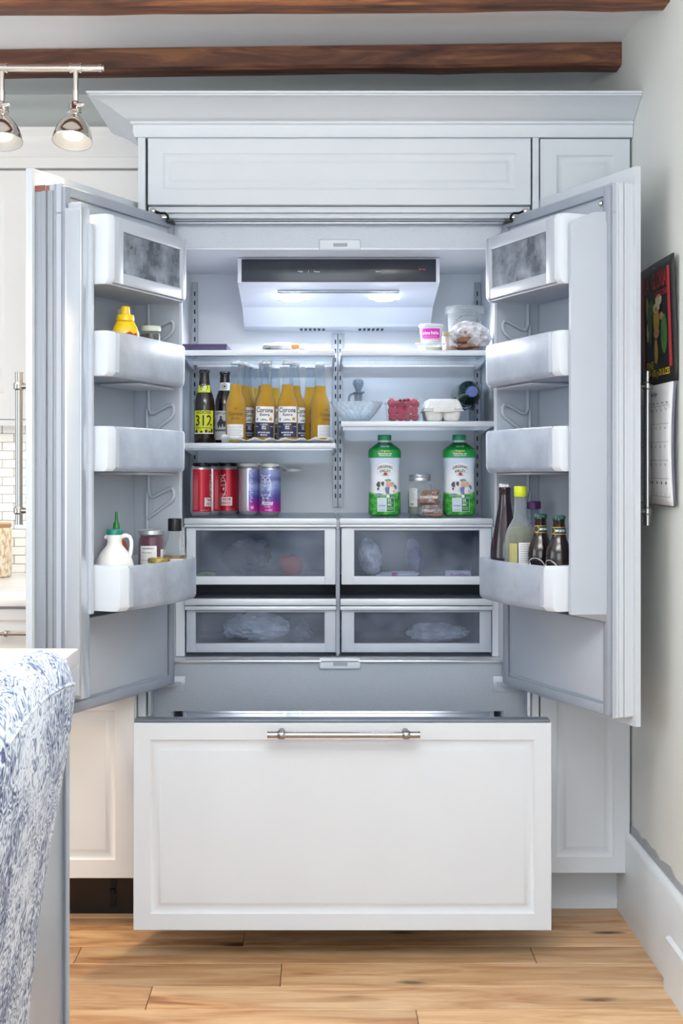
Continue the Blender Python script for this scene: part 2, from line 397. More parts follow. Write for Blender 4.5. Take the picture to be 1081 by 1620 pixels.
# ---------------------------------------------------------------- wall units on the left
t = thing('wall_cabinet', 'white wall cabinet over the tiled splashback at far left', 'cabinet', (0, 0, 0))
MB().box(-1.75, -.502, .352, YB, 1.392, 2.15).obj('body', M['cab_warm'], t, 0)
for x0, x1 in ((-.866, -.504), (-1.305, -.870), (-1.745, -1.309)):
    MB().panel(x0, x1, 1.394, 2.142, .33, .022, .078).obj('door', M['cab_warm'], t)
MB().prism([(.322, 0), (.322, .03), (.316, .034), (.316, .095), (.30, .108), (.30, .118), (YB, .118), (YB, 0)], lambda a, b, q: (q, a, 2.148+b), -1.75, -.502).obj('crown_board', M['cab_warm'], t, 25)
MB().box(-1.75, -.502, .335, .36, 1.375, 1.392).obj('light_valance', M['cab_warm'], t, 0)
t = thing('base_cabinet', 'white base cabinet with drawers under the white counter at left', 'cabinet', (0, 0, 0))
MB().box(-1.75, -.502, -.035, .66, .13, .874).obj('body', M['cab_warm'], t, 0)
for x0, x1 in ((-.985, -.503), (-1.475, -.991)):
    MB().panel(x0, x1, .134, .640, -.058, .022, .05).obj('door', M['cab_warm'], t)
    d = MB().panel(x0, x1, .646, .866, -.058, .022, .03).obj('drawer', M['cab_warm'], t)
    xm = (x0+x1)/2; h = MB()
    h.tube([(xm-.17, -.092, .803), (xm+.17, -.092, .803)], .0055)
    for q in (-.1, .1): h.tube([(xm+q, -.058, .803), (xm+q, -.092, .803)], .005); h.ball((xm+q, -.092, .803), .009)
    h.obj('handle', M['nickel'], d)
k = MB().box(-1.75, -.502, .055, .07, 0, .13).obj('toe_kick', M['black'], t, 0)
f = MB().box(-.585, -.568, .048, .055, .02, .128); f.lathe([(0, 0), (.008, 0), (.008, .012), (0, .012)], 12, (-.577, .045, .06)); f.obj('levelling_foot', M['blackmetal'], t)
tag(MB().box(-1.75, -.502, -.078, YB-.002, .8745, .905, .003).obj('worktop', M['quartz']), 'white stone worktop on the base cabinets at far left', 'worktop')
t = thing('canister', 'cream textured canister with a pale wooden lid on the left worktop', 'canister', (-1.022, .50, .905))
mb = MB(); mb.lathe([(0, 0), (.050, 0), (.056, .006), (.057, .02), (.057, .150), (.054, .156), (0, .156)], 48, mod=lambda a, z: 1+.018*math.sin(a*16+z*130)*(.01 < z < .15))
mm, tt, bb_ = nt('cream_ceramic'); v = noise(tt, coord(tt, (60, 60, 25)), 2, 2)
tt.links.new(ramp(tt, v, [(.4, lin((204, 172, 128))), (.55, lin((240, 228, 205)))]), bb_.inputs['Base Color']); bb_.inputs['Roughness'].default_value = .6
mb.obj('jar', mm, t)
MB().lathe([(0, .156), (.055, .156), (.057, .159), (.057, .167), (.053, .170), (0, .170)], 40).obj('lid', M['lidwood'], t)

# ---------------------------------------------------------------- track light
t = thing('track_light', 'polished nickel rail light with bell shades below the ceiling beam', 'light', (0, 0, 0))
RY = 3.42-CD; RZ = CZ+(VY-108)*3.42/F; RX = (165-VX)*3.42/F
mb = MB().tube([(-1.9, RY, RZ), (RX-.006, RY, RZ)], .0082, 16); mb.tube([(RX-.014, RY, RZ), (RX-.006, RY, RZ)], .0098, 16); mb.tube([(RX-.006, RY, RZ), (RX, RY, RZ)], .007, 16)
mb.obj('rail', M['chrome'], t)
MB().tube([(-1.35, RY, RZ), (-1.35, RY, ZC-.02)], .008, 12).tube([(-1.35, RY, ZC-.022), (-1.35, RY, ZC)], .06, 24).obj('ceiling_rod', M['chrome'], t)
m_bulb = mat('lit_bulb', (255, 244, 225), .4, emit=5)
m_in = mat('shade_inside_enamel', (168, 168, 168), .35, var=.01)
def lamp_head(x, tilt_x, tilt_y, parent, watts=12):
    C = MB().tube([(x-.013, RY, RZ), (x+.013, RY, RZ)], .0105, 16); C.tube([(x-.015, RY, RZ), (x-.011, RY, RZ)], .012, 16); C.tube([(x+.011, RY, RZ), (x+.015, RY, RZ)], .012, 16)
    C.tube([(x, RY, RZ-.008), (x, RY, RZ-.06)], .0065, 12); C.tube([(x, RY, RZ-.058), (x, RY, RZ-.095)], [.0085, .0075], 12)
    C.obj('stem', M['chrome'], parent)
    h = bpy.data.objects.new('lamp_head', None)
    rot = Matrix.Translation((x, RY, RZ-.09)) @ Matrix.Rotation(tilt_y, 4, 'Y') @ Matrix.Rotation(tilt_x, 4, 'X')
    prof = [(0, 0), (.015, 0), (.0165, -.004), (.0165, -.022), (.018, -.024), (.018, -.029), (.0155, -.031), (.0165, -.037), (.026, -.047), (.036, -.060), (.044, -.076), (.0485, -.092), (.0500, -.104), (.0515, -.106), (.0505, -.108)]
    a = MB().lathe(prof, 40); a.bm.transform(rot); sh = a.obj('shade', M['chrome'], parent, 40)
    a = MB().lathe([(.0500, -.1075), (.047, -.092), (.042, -.076), (.034, -.060), (.024, -.048), (0, -.047)], 40); a.bm.transform(rot); a.obj('shade_lining', m_in, sh, 40)
    a = MB().lathe([(0, -.070), (.012, -.072), (.022, -.080), (.026, -.09), (.024, -.094), (0, -.096)], 24); a.bm.transform(rot); a.obj('bulb', m_bulb, sh, 40)
    a = MB().tube([(.006, -.014, -.012), (.020, -.016, -.012)], .006, 10); a.ball((.021, -.016, -.012), .006); a.bm.transform(rot); a.obj('thumb_screw', M['chrome'], sh, 40)
    p = rot @ Vector((0, 0, -.112)); d = (rot.to_3x3() @ Vector((0, 0, -1)))
    l = lamp('track_spot', 'SPOT', p, d.to_track_quat('-Z', 'Y').to_euler(), watts, (1, .70, .38), spot_size=math.radians(58), spot_blend=.25, shadow_soft_size=.02)
lamp_head((120-VX)*3.42/F, math.radians(-16), math.radians(2), t)
lamp_head((3-VX)*3.42/F, math.radians(-13), math.radians(-4), t)
lamp_head(-1.08, math.radians(-12), math.radians(-17), t, 75)

# ---------------------------------------------------------------- island + chair
t = thing('kitchen_island', 'grey kitchen island with a white stone top behind the patterned chair', 'island', (0, 0, 0))
y1 = 2.585-CD; y0 = 2.06-CD; xi = -.481
MB().box(-2.2, -.466, y0-.02, y1+.012, .872, .905, .003).obj('worktop', M['quartz'], t)
MB().box(-2.15, xi-.012, y0+.01, y1-.012, .0, .872).obj('body', M['island'], t, 0)
for k, (a, b_) in enumerate(((y1-.03, y1), (y0, y0+.03))):
    mb = MB().box(xi-.03, xi, a, b_, 0, .872, .003)
    mb.obj('corner_post', M['island'], t)
    MB().tube([(xi+.001, a-.004 if k == 0 else b_+.004, 0), (xi+.001, a-.004 if k == 0 else b_+.004, .87)], .005, 8).obj('bead', M['island'], t)
MB().box(xi-.014, xi-.008, y0+.03, y1-.03, .1, .86).obj('end_panel', M['island'], t, 0)
MB().box(xi-.014, xi-.002, y0+.03, y1-.03, 0, .1).obj('plinth', M['island'], t, 0)

m, tt, b = nt('blue_white_paisley_fabric')
vec = coord(tt, (1, 1, .8)); n1 = N(tt, 'ShaderNodeTexNoise'); n1.inputs['Scale'].default_value = 13; n1.inputs['Detail'].default_value = 3; tt.links.new(vec, n1.inputs['Vector'])
mxv = N(tt, 'ShaderNodeMixRGB', blend_type='LINEAR_LIGHT'); mxv.inputs['Fac'].default_value = .11; tt.links.new(vec, mxv.inputs['Color1']); tt.links.new(n1.outputs['Color'], mxv.inputs['Color2'])
vo = N(tt, 'ShaderNodeTexVoronoi'); vo.inputs['Scale'].default_value = 17; tt.links.new(mxv.outputs[0], vo.inputs['Vector'])
rings_ = N(tt, 'ShaderNodeMath', operation='MULTIPLY'); rings_.inputs[1].default_value = 34; tt.links.new(vo.outputs['Distance'], rings_.inputs[0])
sn = N(tt, 'ShaderNodeMath', operation='SINE'); tt.links.new(rings_.outputs[0], sn.inputs[0])
fine = noise(tt, mxv.outputs[0], 85, 3, .7)
big = noise(tt, mxv.outputs[0], 9, 2)
ad = N(tt, 'ShaderNodeMath', operation='MULTIPLY_ADD'); ad.inputs[1].default_value = .15; tt.links.new(sn.outputs[0], ad.inputs[0]); tt.links.new(fine, ad.inputs[2])
ad2 = N(tt, 'ShaderNodeMath', operation='MULTIPLY_ADD'); ad2.inputs[1].default_value = .75; tt.links.new(big, ad2.inputs[0]); tt.links.new(ad.outputs[0], ad2.inputs[2])
tt.links.new(ramp(tt, ad2.outputs[0], [(.58, lin((52, 62, 98))), (.70, lin((96, 109, 138))), (.82, lin((140, 153, 174))), (.96, lin((196, 205, 216)))]), b.inputs['Base Color'])
b.inputs['Roughness'].default_value = .8; bumpn(tt, b, fine, .25)
M['fabric'] = m
t = thing('upholstered_chair', 'tall chair upholstered in blue and white paisley fabric at the island', 'chair', (0, 1.73-CD, 0))
prof = [(-.426, .43), (-.410, .585), (-.394, .684), (-.376, .776), (-.362, .849), (-.353, .93), (-.3545, .958), (-.361, .978), (-.375, .990), (-.392, .993), (-.41, .986), (-.424, .970), (-.432, .94), (-.44, .849), (-.468, .684), (-.49, .55), (-.50, .43)]
mb = MB(); rows = []; ny = 14
for j in range(ny+1):
    q = j/ny; y = -.225+.45*q; e = 1-abs(2*q-1)**6
    row = []
    for x, z in prof:
        cx, k = -.43+(z-.43)*.07, .90+.10*e
        row.append(mb.bm.verts.new((cx+(x-cx)*k, y, z+(.016*(1-(2*q-1)**2) if z > .9 else 0)-(0 if e > .5 else .012*(1-e)*(z > .9)))))
    rows.append(row)
for A, B in zip(rows, rows[1:]):
    for k in range(len(prof)-1): mb.bm.faces.new((A[k], A[k+1], B[k+1], B[k]))
    mb.bm.faces.new((A[-1], A[0], B[0], B[-1]))
mb.bm.faces.new(rows[0]); mb.bm.faces.new(rows[-1][::-1])
bk = mb.obj('backrest', m, t, 60)
MB().tube([(-.3545, -.205+.41*i/12, .945+.016*(1-(2*i/12-1)**2)) for i in range(13)], .0028, 8).obj('piping', m, bk)
MB().box(-.92, -.46, -.235, .225, .40, .50, .03, 3).obj('seat', m, t)
for x in (-.88, -.48):
    for y in (-.19, .18): MB().box(x-.02, x+.02, y-.02, y+.02, 0, .41, .004).obj('leg', M['beam'], t)

# ---------------------------------------------------------------- wall calendar
t = thing('wall_calendar', 'wall calendar with a black poster page over a month grid page', 'calendar', (XR, 0, 0))
ya, yb = 3.215-CD, 3.575-CD
yc, zt, zm, zb = (ya+yb)/2, 1.768, 1.462, 1.16
m_blk = mat('black_poster', (30, 31, 33), .45, var=.04)
mb = MB()
def curl(u, v): return (-.004-.010*max(0, (v-zm)/(zt-zm))**1.5*(.5+u*.5)-.003*math.sin(u*3), u*(ya-yb)+yb, v)
mb.patch(0, 1, zm, zt, 10, 12, curl); up = mb.obj('poster_page', m_blk, t, 40, thick=.003)
cu = lambda e: (lambda u, v: (curl(u, v)[0]-e, curl(u, v)[1], curl(u, v)[2]))
red = mat('poster_red', (176, 52, 58), .5)
lines_(up, red, [(.10, .17, 1.50, 1.745), (.84, .91, 1.50, 1.745)], cu(.0028), 'red_border')
# text runs along u (0..1); keep widths in u units
lettering(up, red, [('LA', .27, 1.722, .15, .042), ('GLORIA', .63, 1.722, .40, .042), ('BARCELONA', .66, 1.687, .36, .016)], cu(.003), 'red_lettering')
lettering(up, mat('poster_yellow', (226, 196, 40), .5), [('FINE', .33, 1.512, .22, .020), ('PICANTE y DULCES', .52, 1.488, .66, .022)], cu(.003), 'yellow_lettering')
def blob(cx, cz, ru, rz, rot, n=16): return [(cx+ru*math.cos(q)*math.cos(rot)-rz*.35*math.sin(q)*math.sin(rot), cz+rz*math.sin(q)+ru*.05*math.cos(q)*math.sin(rot)) for q in [2*PI*i/n for i in range(n)]]
for nm, c, bl in (('green_shape', (70, 118, 62), [(.33, 1.62, .07, .055, .3), (.72, 1.585, .085, .05, -.3), (.40, 1.66, .05, .02, 0)]),
                  ('ochre_shape', (196, 160, 70), [(.52, 1.625, .09, .032, 0), (.27, 1.66, .04, .03, .4), (.50, 1.545, .055, .032, .2)]),
                  ('cream_shape', (226, 212, 176), [(.60, 1.672, .09, .014, 0), (.53, 1.655, .10, .012, 0), (.26, 1.60, .03, .025, .4)]),
                  ('salmon_shape', (206, 140, 110), [(.52, 1.592, .08, .014, 0), (.66, 1.63, .05, .010, 0)])):
    pm_ = mat('poster_'+nm, c, .5, var=.12, scale=60)
    for q in bl: MB().poly(blob(*q), cu(.0026+.0002*len(nm)/10)).obj(nm, pm_, up, 0)
mb = MB()
def curl2(u, v):
    q = (zm-v)/(zm-zb)
    return (-.010-.006*math.sin(q*PI)-.004*u, u*(ya-yb)+yb+.004, v)
mb.patch(0, 1, zb, zm-.002, 8, 14, curl2); lo = mb.obj('month_page', mat('calendar_paper', (222, 224, 226), .6, var=.01), t, 40, thick=.0025)
mb = MB()
for k in range(3):
    mb.patch(-.012*k-.02, 1+.004*k, zb-.004+.002*k, zm-.002, 6, 8, lambda u, v, k=k: (curl2(u, v)[0]+.002*(k+1), curl2(u, v)[1], v))
mb.obj('pages_behind', mat('stacked_pages', (120, 124, 140), .6, var=.1), t, 40, thick=.001)
c2 = lambda u, v: (curl2(u, v)[0]-.0018, curl2(u, v)[1], v)
grey = mat('grey_print', (150, 153, 158), .6)
R = [(.06, .95, z-.0006, z+.0006) for z in (1.405, 1.36, 1.315, 1.27, 1.225, 1.18)]+[(u-.003, u+.003, 1.18, 1.405) for u in (.06, .187, .314, .441, .568, .695, .822, .95)]
lines_(lo, grey, R, c2, 'grid_lines')
it = []
for r_ in range(5):
    for c_ in range(7): it.append((str(r_*7+c_+1) if r_*7+c_ < 30 else '-', .10+.127*c_, 1.394-.045*r_, .03, .006))
lettering(lo, M['ink'], it, c2, 'dates')
lettering(lo, M['ink'], [('July', .5, 1.435, .2, .013)]+[(d, .12+.127*i, 1.412, .07, .005) for i, d in enumerate(('Sun', 'Mon', 'Tue', 'Wed', 'Thu', 'Fri', 'Sat'))], c2)
MB().ball((-.013, yc, zt-.012), .004).obj('pin', M['chrome'], t)
# ================================================================ REFRIGERATOR
fr = thing('refrigerator', 'wide built-in refrigerator with both doors open and freezer drawer pulled out', 'refrigerator', (0, 0, 0))
XL0, XL1, XR1, XR0 = -.4755, -.4155, .5207, .587
YF, YI = .08, .60
mb = MB()
mb.box(XL0, XL1-.004, YF+.002, .64, .04, 2.16).box(XR1+.004, XR0, YF+.002, .64, .04, 2.16).box(XL0, XR0, YI+.004, .64, .04, 2.16)
mb.box(XL0, XR0, .03, .64, 1.985, 2.16).box(XL0, XR0, YF+.002, .64, 1.872, 1.985).box(XL0, XR0, YF+.002, .64, .567, .698).box(XL0, XR0, .06, .64, .0, .06)
mb.obj('cabinet_shell', M['steelface'], fr, 0)
mb = MB()
mb.box(XL1-.004, XL1, YF+.004, YI, .702, 1.868).box(XR1, XR1+.004, YF+.004, YI, .702, 1.868)
mb.box(XL1, XR1, YI, YI+.004, .702, 1.868)
mb.box(XL1, XR1, YF+.004, YI, 1.868, 1.872).box(XL1, XR1, YF+.004, YI, .698, .702)
mb.obj('food_liner', M['liner'], fr, 0)
mb = MB()
mb.box(XL1-.004, XL1, YF+.004, YI, .07, .563).box(XR1, XR1+.004, YF+.004, YI, .07, .563).box(XL1, XR1, YI, YI+.004, .07, .563).box(XL1, XR1, YF+.004, YI, .563, .567)
mb.obj('freezer_liner', M['liner'], fr, 0)
m_face = mat('stippled_grey_steel', (160, 168, 178), .4, .25, var=.06, scale=420, bump=.05)
M['face'] = m_face
mb = MB()
mb.box(XL0, XL1, YF-.002, YF+.004, .06, 1.934).box(XR1, XR0, YF-.002, YF+.004, .06, 1.934)
mb.box(XL1, XR1, YF-.002, YF+.004, 1.868, 1.934).box(XL1, XR1, YF-.002, YF+.004, .563, .702)
mb.obj('face_frame', m_face, fr, 0)
MB().box(XL1-.004, XR1+.004, YF-.006, YF-.002, 1.863, 1.869, .0015).obj('opening_lip', M['alubright'], fr)
MB().box(XL1-.002, XR1+.002, YF-.012, YF+.02, .700, .708, .003).obj('sill_strip', M['alu'], fr)
# latch blocks
for z, nm in ((1.879, 'upper'), (.7, 'lower')):
    lb = MB().box(-.0+(505-VX)*3.77/F, (571-VX)*3.77/F, YF-.012, YF+.002, z-.018, z+.014, .006, 3).obj('latch_block', M['white_plastic'], fr)
    MB().box(.04, .08, YF-.0126, YF-.011, z-.008, z+.002, .0005, 1).obj('latch_plate', M['gasket'], lb)
# grille panel and the trims under it
g = MB().panel(-.4735, .585, 1.976, 2.160, -.0, .022, .042).obj('grille_panel', M['cab'], fr)
mb = MB().box(-.4735, .585, .018, .07, 1.958, 1.974).box(-.4735, .585, .03, .075, 1.944, 1.958, .002)
mb.obj('white_valance', M['cab'], fr)
MB().box(-.466, .578, .045, .080, 1.9385, 1.945, .001).obj('vent_trim', M['gasket'], fr)
MB().box(-.466, .578, .052, .079, 1.9335, 1.9375, .001).obj('trim_strip', M['alu'], fr)
for xx in (XL0+.004, XR0-.004):
    MB().box(xx-.004, xx+.004, .02, YF-.002, .56, 1.955).obj('side_trim', M['alu'], fr, 0)
# hinges
for sgn, xh in ((1, -.468), (-1, .580)):
    h = bpy.data.objects.new('hinge', None)
    mb = MB()
    mb.box(xh, xh+sgn*.022, .0, .05, 1.940, 1.962, .003); mb.ball((xh+sgn*.010, -.004, 1.957), .010)
    hg = mb.obj('hinge', M['chrome'], fr)
    MB().tube([(xh+sgn*.014, -.008, 1.957), (xh+sgn*.030, -.008, 1.951), (xh+sgn*.044, -.008, 1.951), (xh+sgn*.050, -.006, 1.945), (xh+sgn*.052, .0, 1.933)], .0036, 8).box(xh+sgn*.045, xh+sgn*.066, -.004, .05, 1.928, 1.934, .001).box(xh+sgn*.0, xh+sgn*.02, -.01, .03, 1.935, 1.941, .001).obj('hinge_arm', M['blackmetal'], hg)
    MB().box(xh+sgn*.016, xh+sgn*.048, -.006, .04, 1.938, 1.943, .001).obj('hinge_plate', M['chrome'], hg)
    # lower closer wedge
    xs = (291-VX)*3.74/F if sgn > 0 else (783-VX)*3.74/F
    MB().box(xs, xs-sgn*.095, YF-.004, YF-.001, .617, .662, .001).prism([(xs-sgn*.008, YF-.002), (xs-sgn*.088, YF-.002), (xs-sgn*.088, YF-.07)], lambda a, b, t_: (a, b, t_), .636, .646).obj('door_closer', M['track'], fr)
# wall tracks
def track(x, z0, z1, wd=.0085, n=0):
    o = MB().box(x-wd, x+wd, YI-.008, YI, z0, z1, .001, 1).box(x-wd, x-wd+.003, YI-.011, YI, z0, z1).box(x+wd-.003, x+wd, YI-.011, YI, z0, z1).obj('shelf_track', M['track'], fr, 0)
    mb = MB(); z = z0+.03
    while z < z1-.02:
        mb.box(x-.0022, x+.0022, YI-.0088, YI-.007, z, z+.014); z += .029
    mb.obj('slots', M['darkgap'], o, 0, 'stuff')
track(-.3985, 1.10, 1.84); track((531-VX)*4.29/F, 1.12, 1.675); track((538.5-VX)*4.29/F, 1.12, 1.675); track(.513-.006, 1.10, 1.84)
# control housing with the two LED lights
S1 = [(.25, 1.866), (.25, 1.794), (.45, 1.744), (.50, 1.690), (.52, 1.684), (.598, 1.684), (.598, 1.866)]
mb = MB(); rows = []
for x_, k in ((-.240, 0), (.355, 0)):
    sg = 1 if x_ < 0 else -1
    rows.append([mb.bm.verts.new((x_+sg*max(0, 1.794-z)*.05, y, z)) for y, z in S1])
A, B = rows
for k in range(len(S1)): mb.bm.faces.new((A[k], A[(k+1) % len(S1)], B[(k+1) % len(S1)], B[k]))
mb.bm.faces.new(A[::-1]); mb.bm.faces.new(B)
hs = mb.obj('light_housing', mat('white_light_housing', (214, 220, 232), .3, var=.01), fr, 20)
dsp = MB().box(-.2285, .3445, .2465, .2515, 1.796, 1.863, .001).obj('control_display', M['display'], hs)
lettering(hs, M['inkw'], [('Fridge', -.055, 1.826, .014, .0042), ('|', -.031, 1.826, .0008, .008), ('Freezer', -.006, 1.826, .016, .0042), ('Options', .175, 1.826, .016, .0042)], flat(.2458))
lettering(hs, mat('red_led_text', (230, 70, 80), .5, emit=.6), [('Filter', .298, 1.833, .008, .003), ('Alarm', .309, 1.833, .009, .003)], flat(.2458), 'red_lettering')
sl = (1.794-1.744)/.2
MB().box(-.125, .24, .305, .309, 1.7775-.003, 1.7805-.002).box(-.125, .24, .318, .321, 1.774-.003, 1.777-.002).obj('light_groove', M['gasket'], hs, 0, 'stuff')
for x_ in (-.083, .198):
    mb = MB().box(x_-.046, x_+.046, .330, .395, 1.756, 1.772, .005, 3); ln = mb.obj('light_lens', M['clearpl'], hs)
    MB().box(x_-.026, x_+.026, .338, .388, 1.7555, 1.7585, .001, 1).obj('led', mat('lit_led', (235, 242, 255), .4, emit=16), hs)
mb = MB()
for x0_, n in ((-.06, 6), (.125, 6)):
    for k in range(n): mb.box(x0_+k*.014, x0_+k*.014+.008, .516, .56, 1.682, 1.6855)
mb.obj('air_slots', M['darkgap'], hs, 0, 'stuff')
# shelves
def shelf(x0, x1, zt, yf=.22, tr=.016):
    o = MB().box(x0, x1, yf, yf+.012, zt-tr, zt+.001, .003).obj('shelf', M['alubright'], fr)
    MB().box(x0+.008, x1-.008, yf+.010, .565, zt-.006, zt).obj('glass_pane', clear('shelf_glass_%d' % int(zt*1000+x0*10), tint=(205, 214, 222), op=.22, edge=.6, rough=.1, body=(100, 110, 124), var=.16, scale=7, stretch=(1, 5, 1)), o, 0)  # dark body colour stands in for the dark reflection under the glass
    MB().prism([(yf+.004, zt-.003), (.592, zt-.003), (.592, zt-.034), (.50, zt-.034), (yf+.02, zt-.016)], lambda a, b, t_: (t_, a, b), x0, x0+.007).prism([(yf+.004, zt-.003), (.592, zt-.003), (.592, zt-.034), (.50, zt-.034), (yf+.02, zt-.016)], lambda a, b, t_: (t_, a, b), x1-.007, x1).box(x0+.005, x1-.005, .558, .57, zt-.018, zt+.002).obj('bracket', M['alu'], o, 0)
    return o
shelf(-.405, .047, 1.592); shelf(.063, .505, 1.592)
shelf(-.405, .049, 1.3205); shelf(.064, .513, 1.384)
# crispers
M['tray'] = clear('crisper_tray_plastic', op=.22, edge=.5, rough=.25, var=.05, body=(170, 178, 190), tint=(235, 240, 245))
for sgn, xa, xb in ((0, -.414, -.388), (1, .500, .5195)):
    MB().box(xa, xb, .172, .598, .704, 1.076).obj('crisper_housing', M['liner'], fr, 0)
MB().box(.050, .058, .18, .598, .704, 1.098).obj('crisper_divider', M['liner'], fr, 0)
MB().box(.048, .060, .166, .18, .712, 1.07, .001).obj('divider_front', M['gasket'], fr, 0)
for xa, xb, w0, w1 in ((-.3885, .0505, .027, .032), (.0585, .4995, .037, .034)):
    c = MB().box(xa, xb, .16, .595, 1.0975, 1.103).obj('crisper_cover', M['coverglass'], fr, 0)
    MB().box(xa, xb, .152, .162, 1.086, 1.1035, .003).box(xa, xb, .150, .160, 1.0775, 1.0855, .003).obj('cover_trim', M['alubright'], c)
    c = MB().box(xa+.002, xb-.001, .158, .595, .8665, .872).obj('crisper_cover', M['coverglass'], fr, 0)
    MB().box(xa+.002, xb-.001, .150, .160, .853, .8725, .003).box(xa+.002, xb-.001, .148, .158, .839, .851, .003).obj('cover_trim', M['alubright'], c)
    for z0, z1, wz0, wz1 in ((.912, 1.076, .936, 1.068), (.717, .838, .743, .832)):
        xa_, xb_ = xa+.006, xb-.003
        d = MB().box(xa_, xa_+w0, .160, .176, z0, z1, .002).box(xb_-w1, xb_, .160, .176, z0, z1, .002).box(xa_+w0-.001, xb_-w1+.001, .160, .176, z0, wz0, .002).box(xa_+w0-.001, xb_-w1+.001, .160, .176, wz1, z1, .002)
        d = d.obj('crisper_drawer', M['white_plastic'] if z0 > .8 else M['doorliner'], fr)
        MB().box(xa_+w0-.002, xb_-w1+.002, .166, .170, wz0-.002, wz1+.002).obj('window', M['drawerglass'], d, 0)
        tz = z1-.006 if z0 > .8 else z1-.008
        MB().box(xa_+.006, xa_+.009, .176, .57, z0+.006, tz).box(xb_-.009, xb_-.006, .176, .57, z0+.006, tz).box(xa_+.006, xb_-.006, .567, .57, z0+.006, tz).box(xa_+.006, xb_-.006, .176, .57, z0+.004, z0+.008).obj('tray', M['tray'], d, 0)
MB().box(-.384, .495, .30, .59, .874, .905).obj('crisper_gap_shade', M['darkgap'], fr, 0)  # dark block put in for the shade between upper and lower crispers
# ---------------------------------------------------------------- freezer drawer
YD = 3.385-CD
dr = MB().panel((211-VX)*3.385/F, (873-VX)*3.385/F, .082, .606, YD, .022, .042).obj('freezer_drawer', M['cab'], fr)
mb = MB(); xd0, xd1 = (211-VX)*3.385/F, (873-VX)*3.385/F
mb.box(xd0+.002, xd1-.004, YD+.022, YD+.075, .09, .6085, .003)
mb.obj('drawer_front_core', M['face'], dr)
MB().box(xd0+.001, xd1-.003, YD+.004, YD+.040, .6062, .614, .002).obj('drawer_top_trim', mat('dark_steel_trim', (120, 127, 138), .35, .5), dr)
mb = MB()
mb.box(-.40, -.392, YD+.07, .30, .12, .50).box(.500, .508, YD+.07, .30, .12, .50).box(-.40, .508, .292, .30, .12, .50).box(-.40, .508, YD+.07, .30, .112, .12)
mb.obj('drawer_tub', M['white_plastic'], dr, 0)
h = MB(); hz = CZ-(1163-VY)*3.34/F; hy = YD-.042; hx0, hx1 = (423-VX)*3.34/F, (665-VX)*3.34/F; s0, s1 = (445-VX)*3.34/F, (643-VX)*3.34/F
def bar_handle(mb, p0, p1, q0, q1, back, r=.0075):
    """bar p0..p1 with posts at q0,q1 running along the vector back"""
    mb.tube([p0, p1], r, 16)
    p0, p1 = Vector(p0), Vector(p1); d = (p1-p0).normalized()
    for e, sg in ((p0, 1), (p1, -1)):
        mb.tube([e, e+d*sg*.004], r*1.12, 16); mb.tube([e+d*sg*.006, e+d*sg*.026], r*1.05, 16)
    for q in (q0, q1):
        q = Vector(q); mb.tube([q-d*.010, q-d*.006, q+d*.006, q+d*.010], [r*1.1, r*1.45, r*1.45, r*1.1], 16)
        mb.tube([q, q+Vector(back)*.8, q+Vector(back)], [r*.8, r*.8, r*1.15], 14)
bar_handle(h, (hx0, hy, hz), (hx1, hy, hz), (s0, hy, hz), (s1, hy, hz), (0, .042, 0), .0078)
h.obj('handle', M['nickel'], dr)
# basket inside the freezer
mb = MB(); mb.box(-.39, .50, .19, .198, .47, .551, .003).box(-.39, .50, .165, .195, .540, .548, .003).box(-.39, -.385, .13, .56, .44, .552).box(.495, .50, .13, .56, .44, .552).box(-.39, .50, .13, .56, .435, .44).box(-.10, -.096, .125, .4, .50, .5555).box(-.055, -.051, .125, .4, .50, .5555)
mb.obj('freezer_basket', M['alubright'], fr)
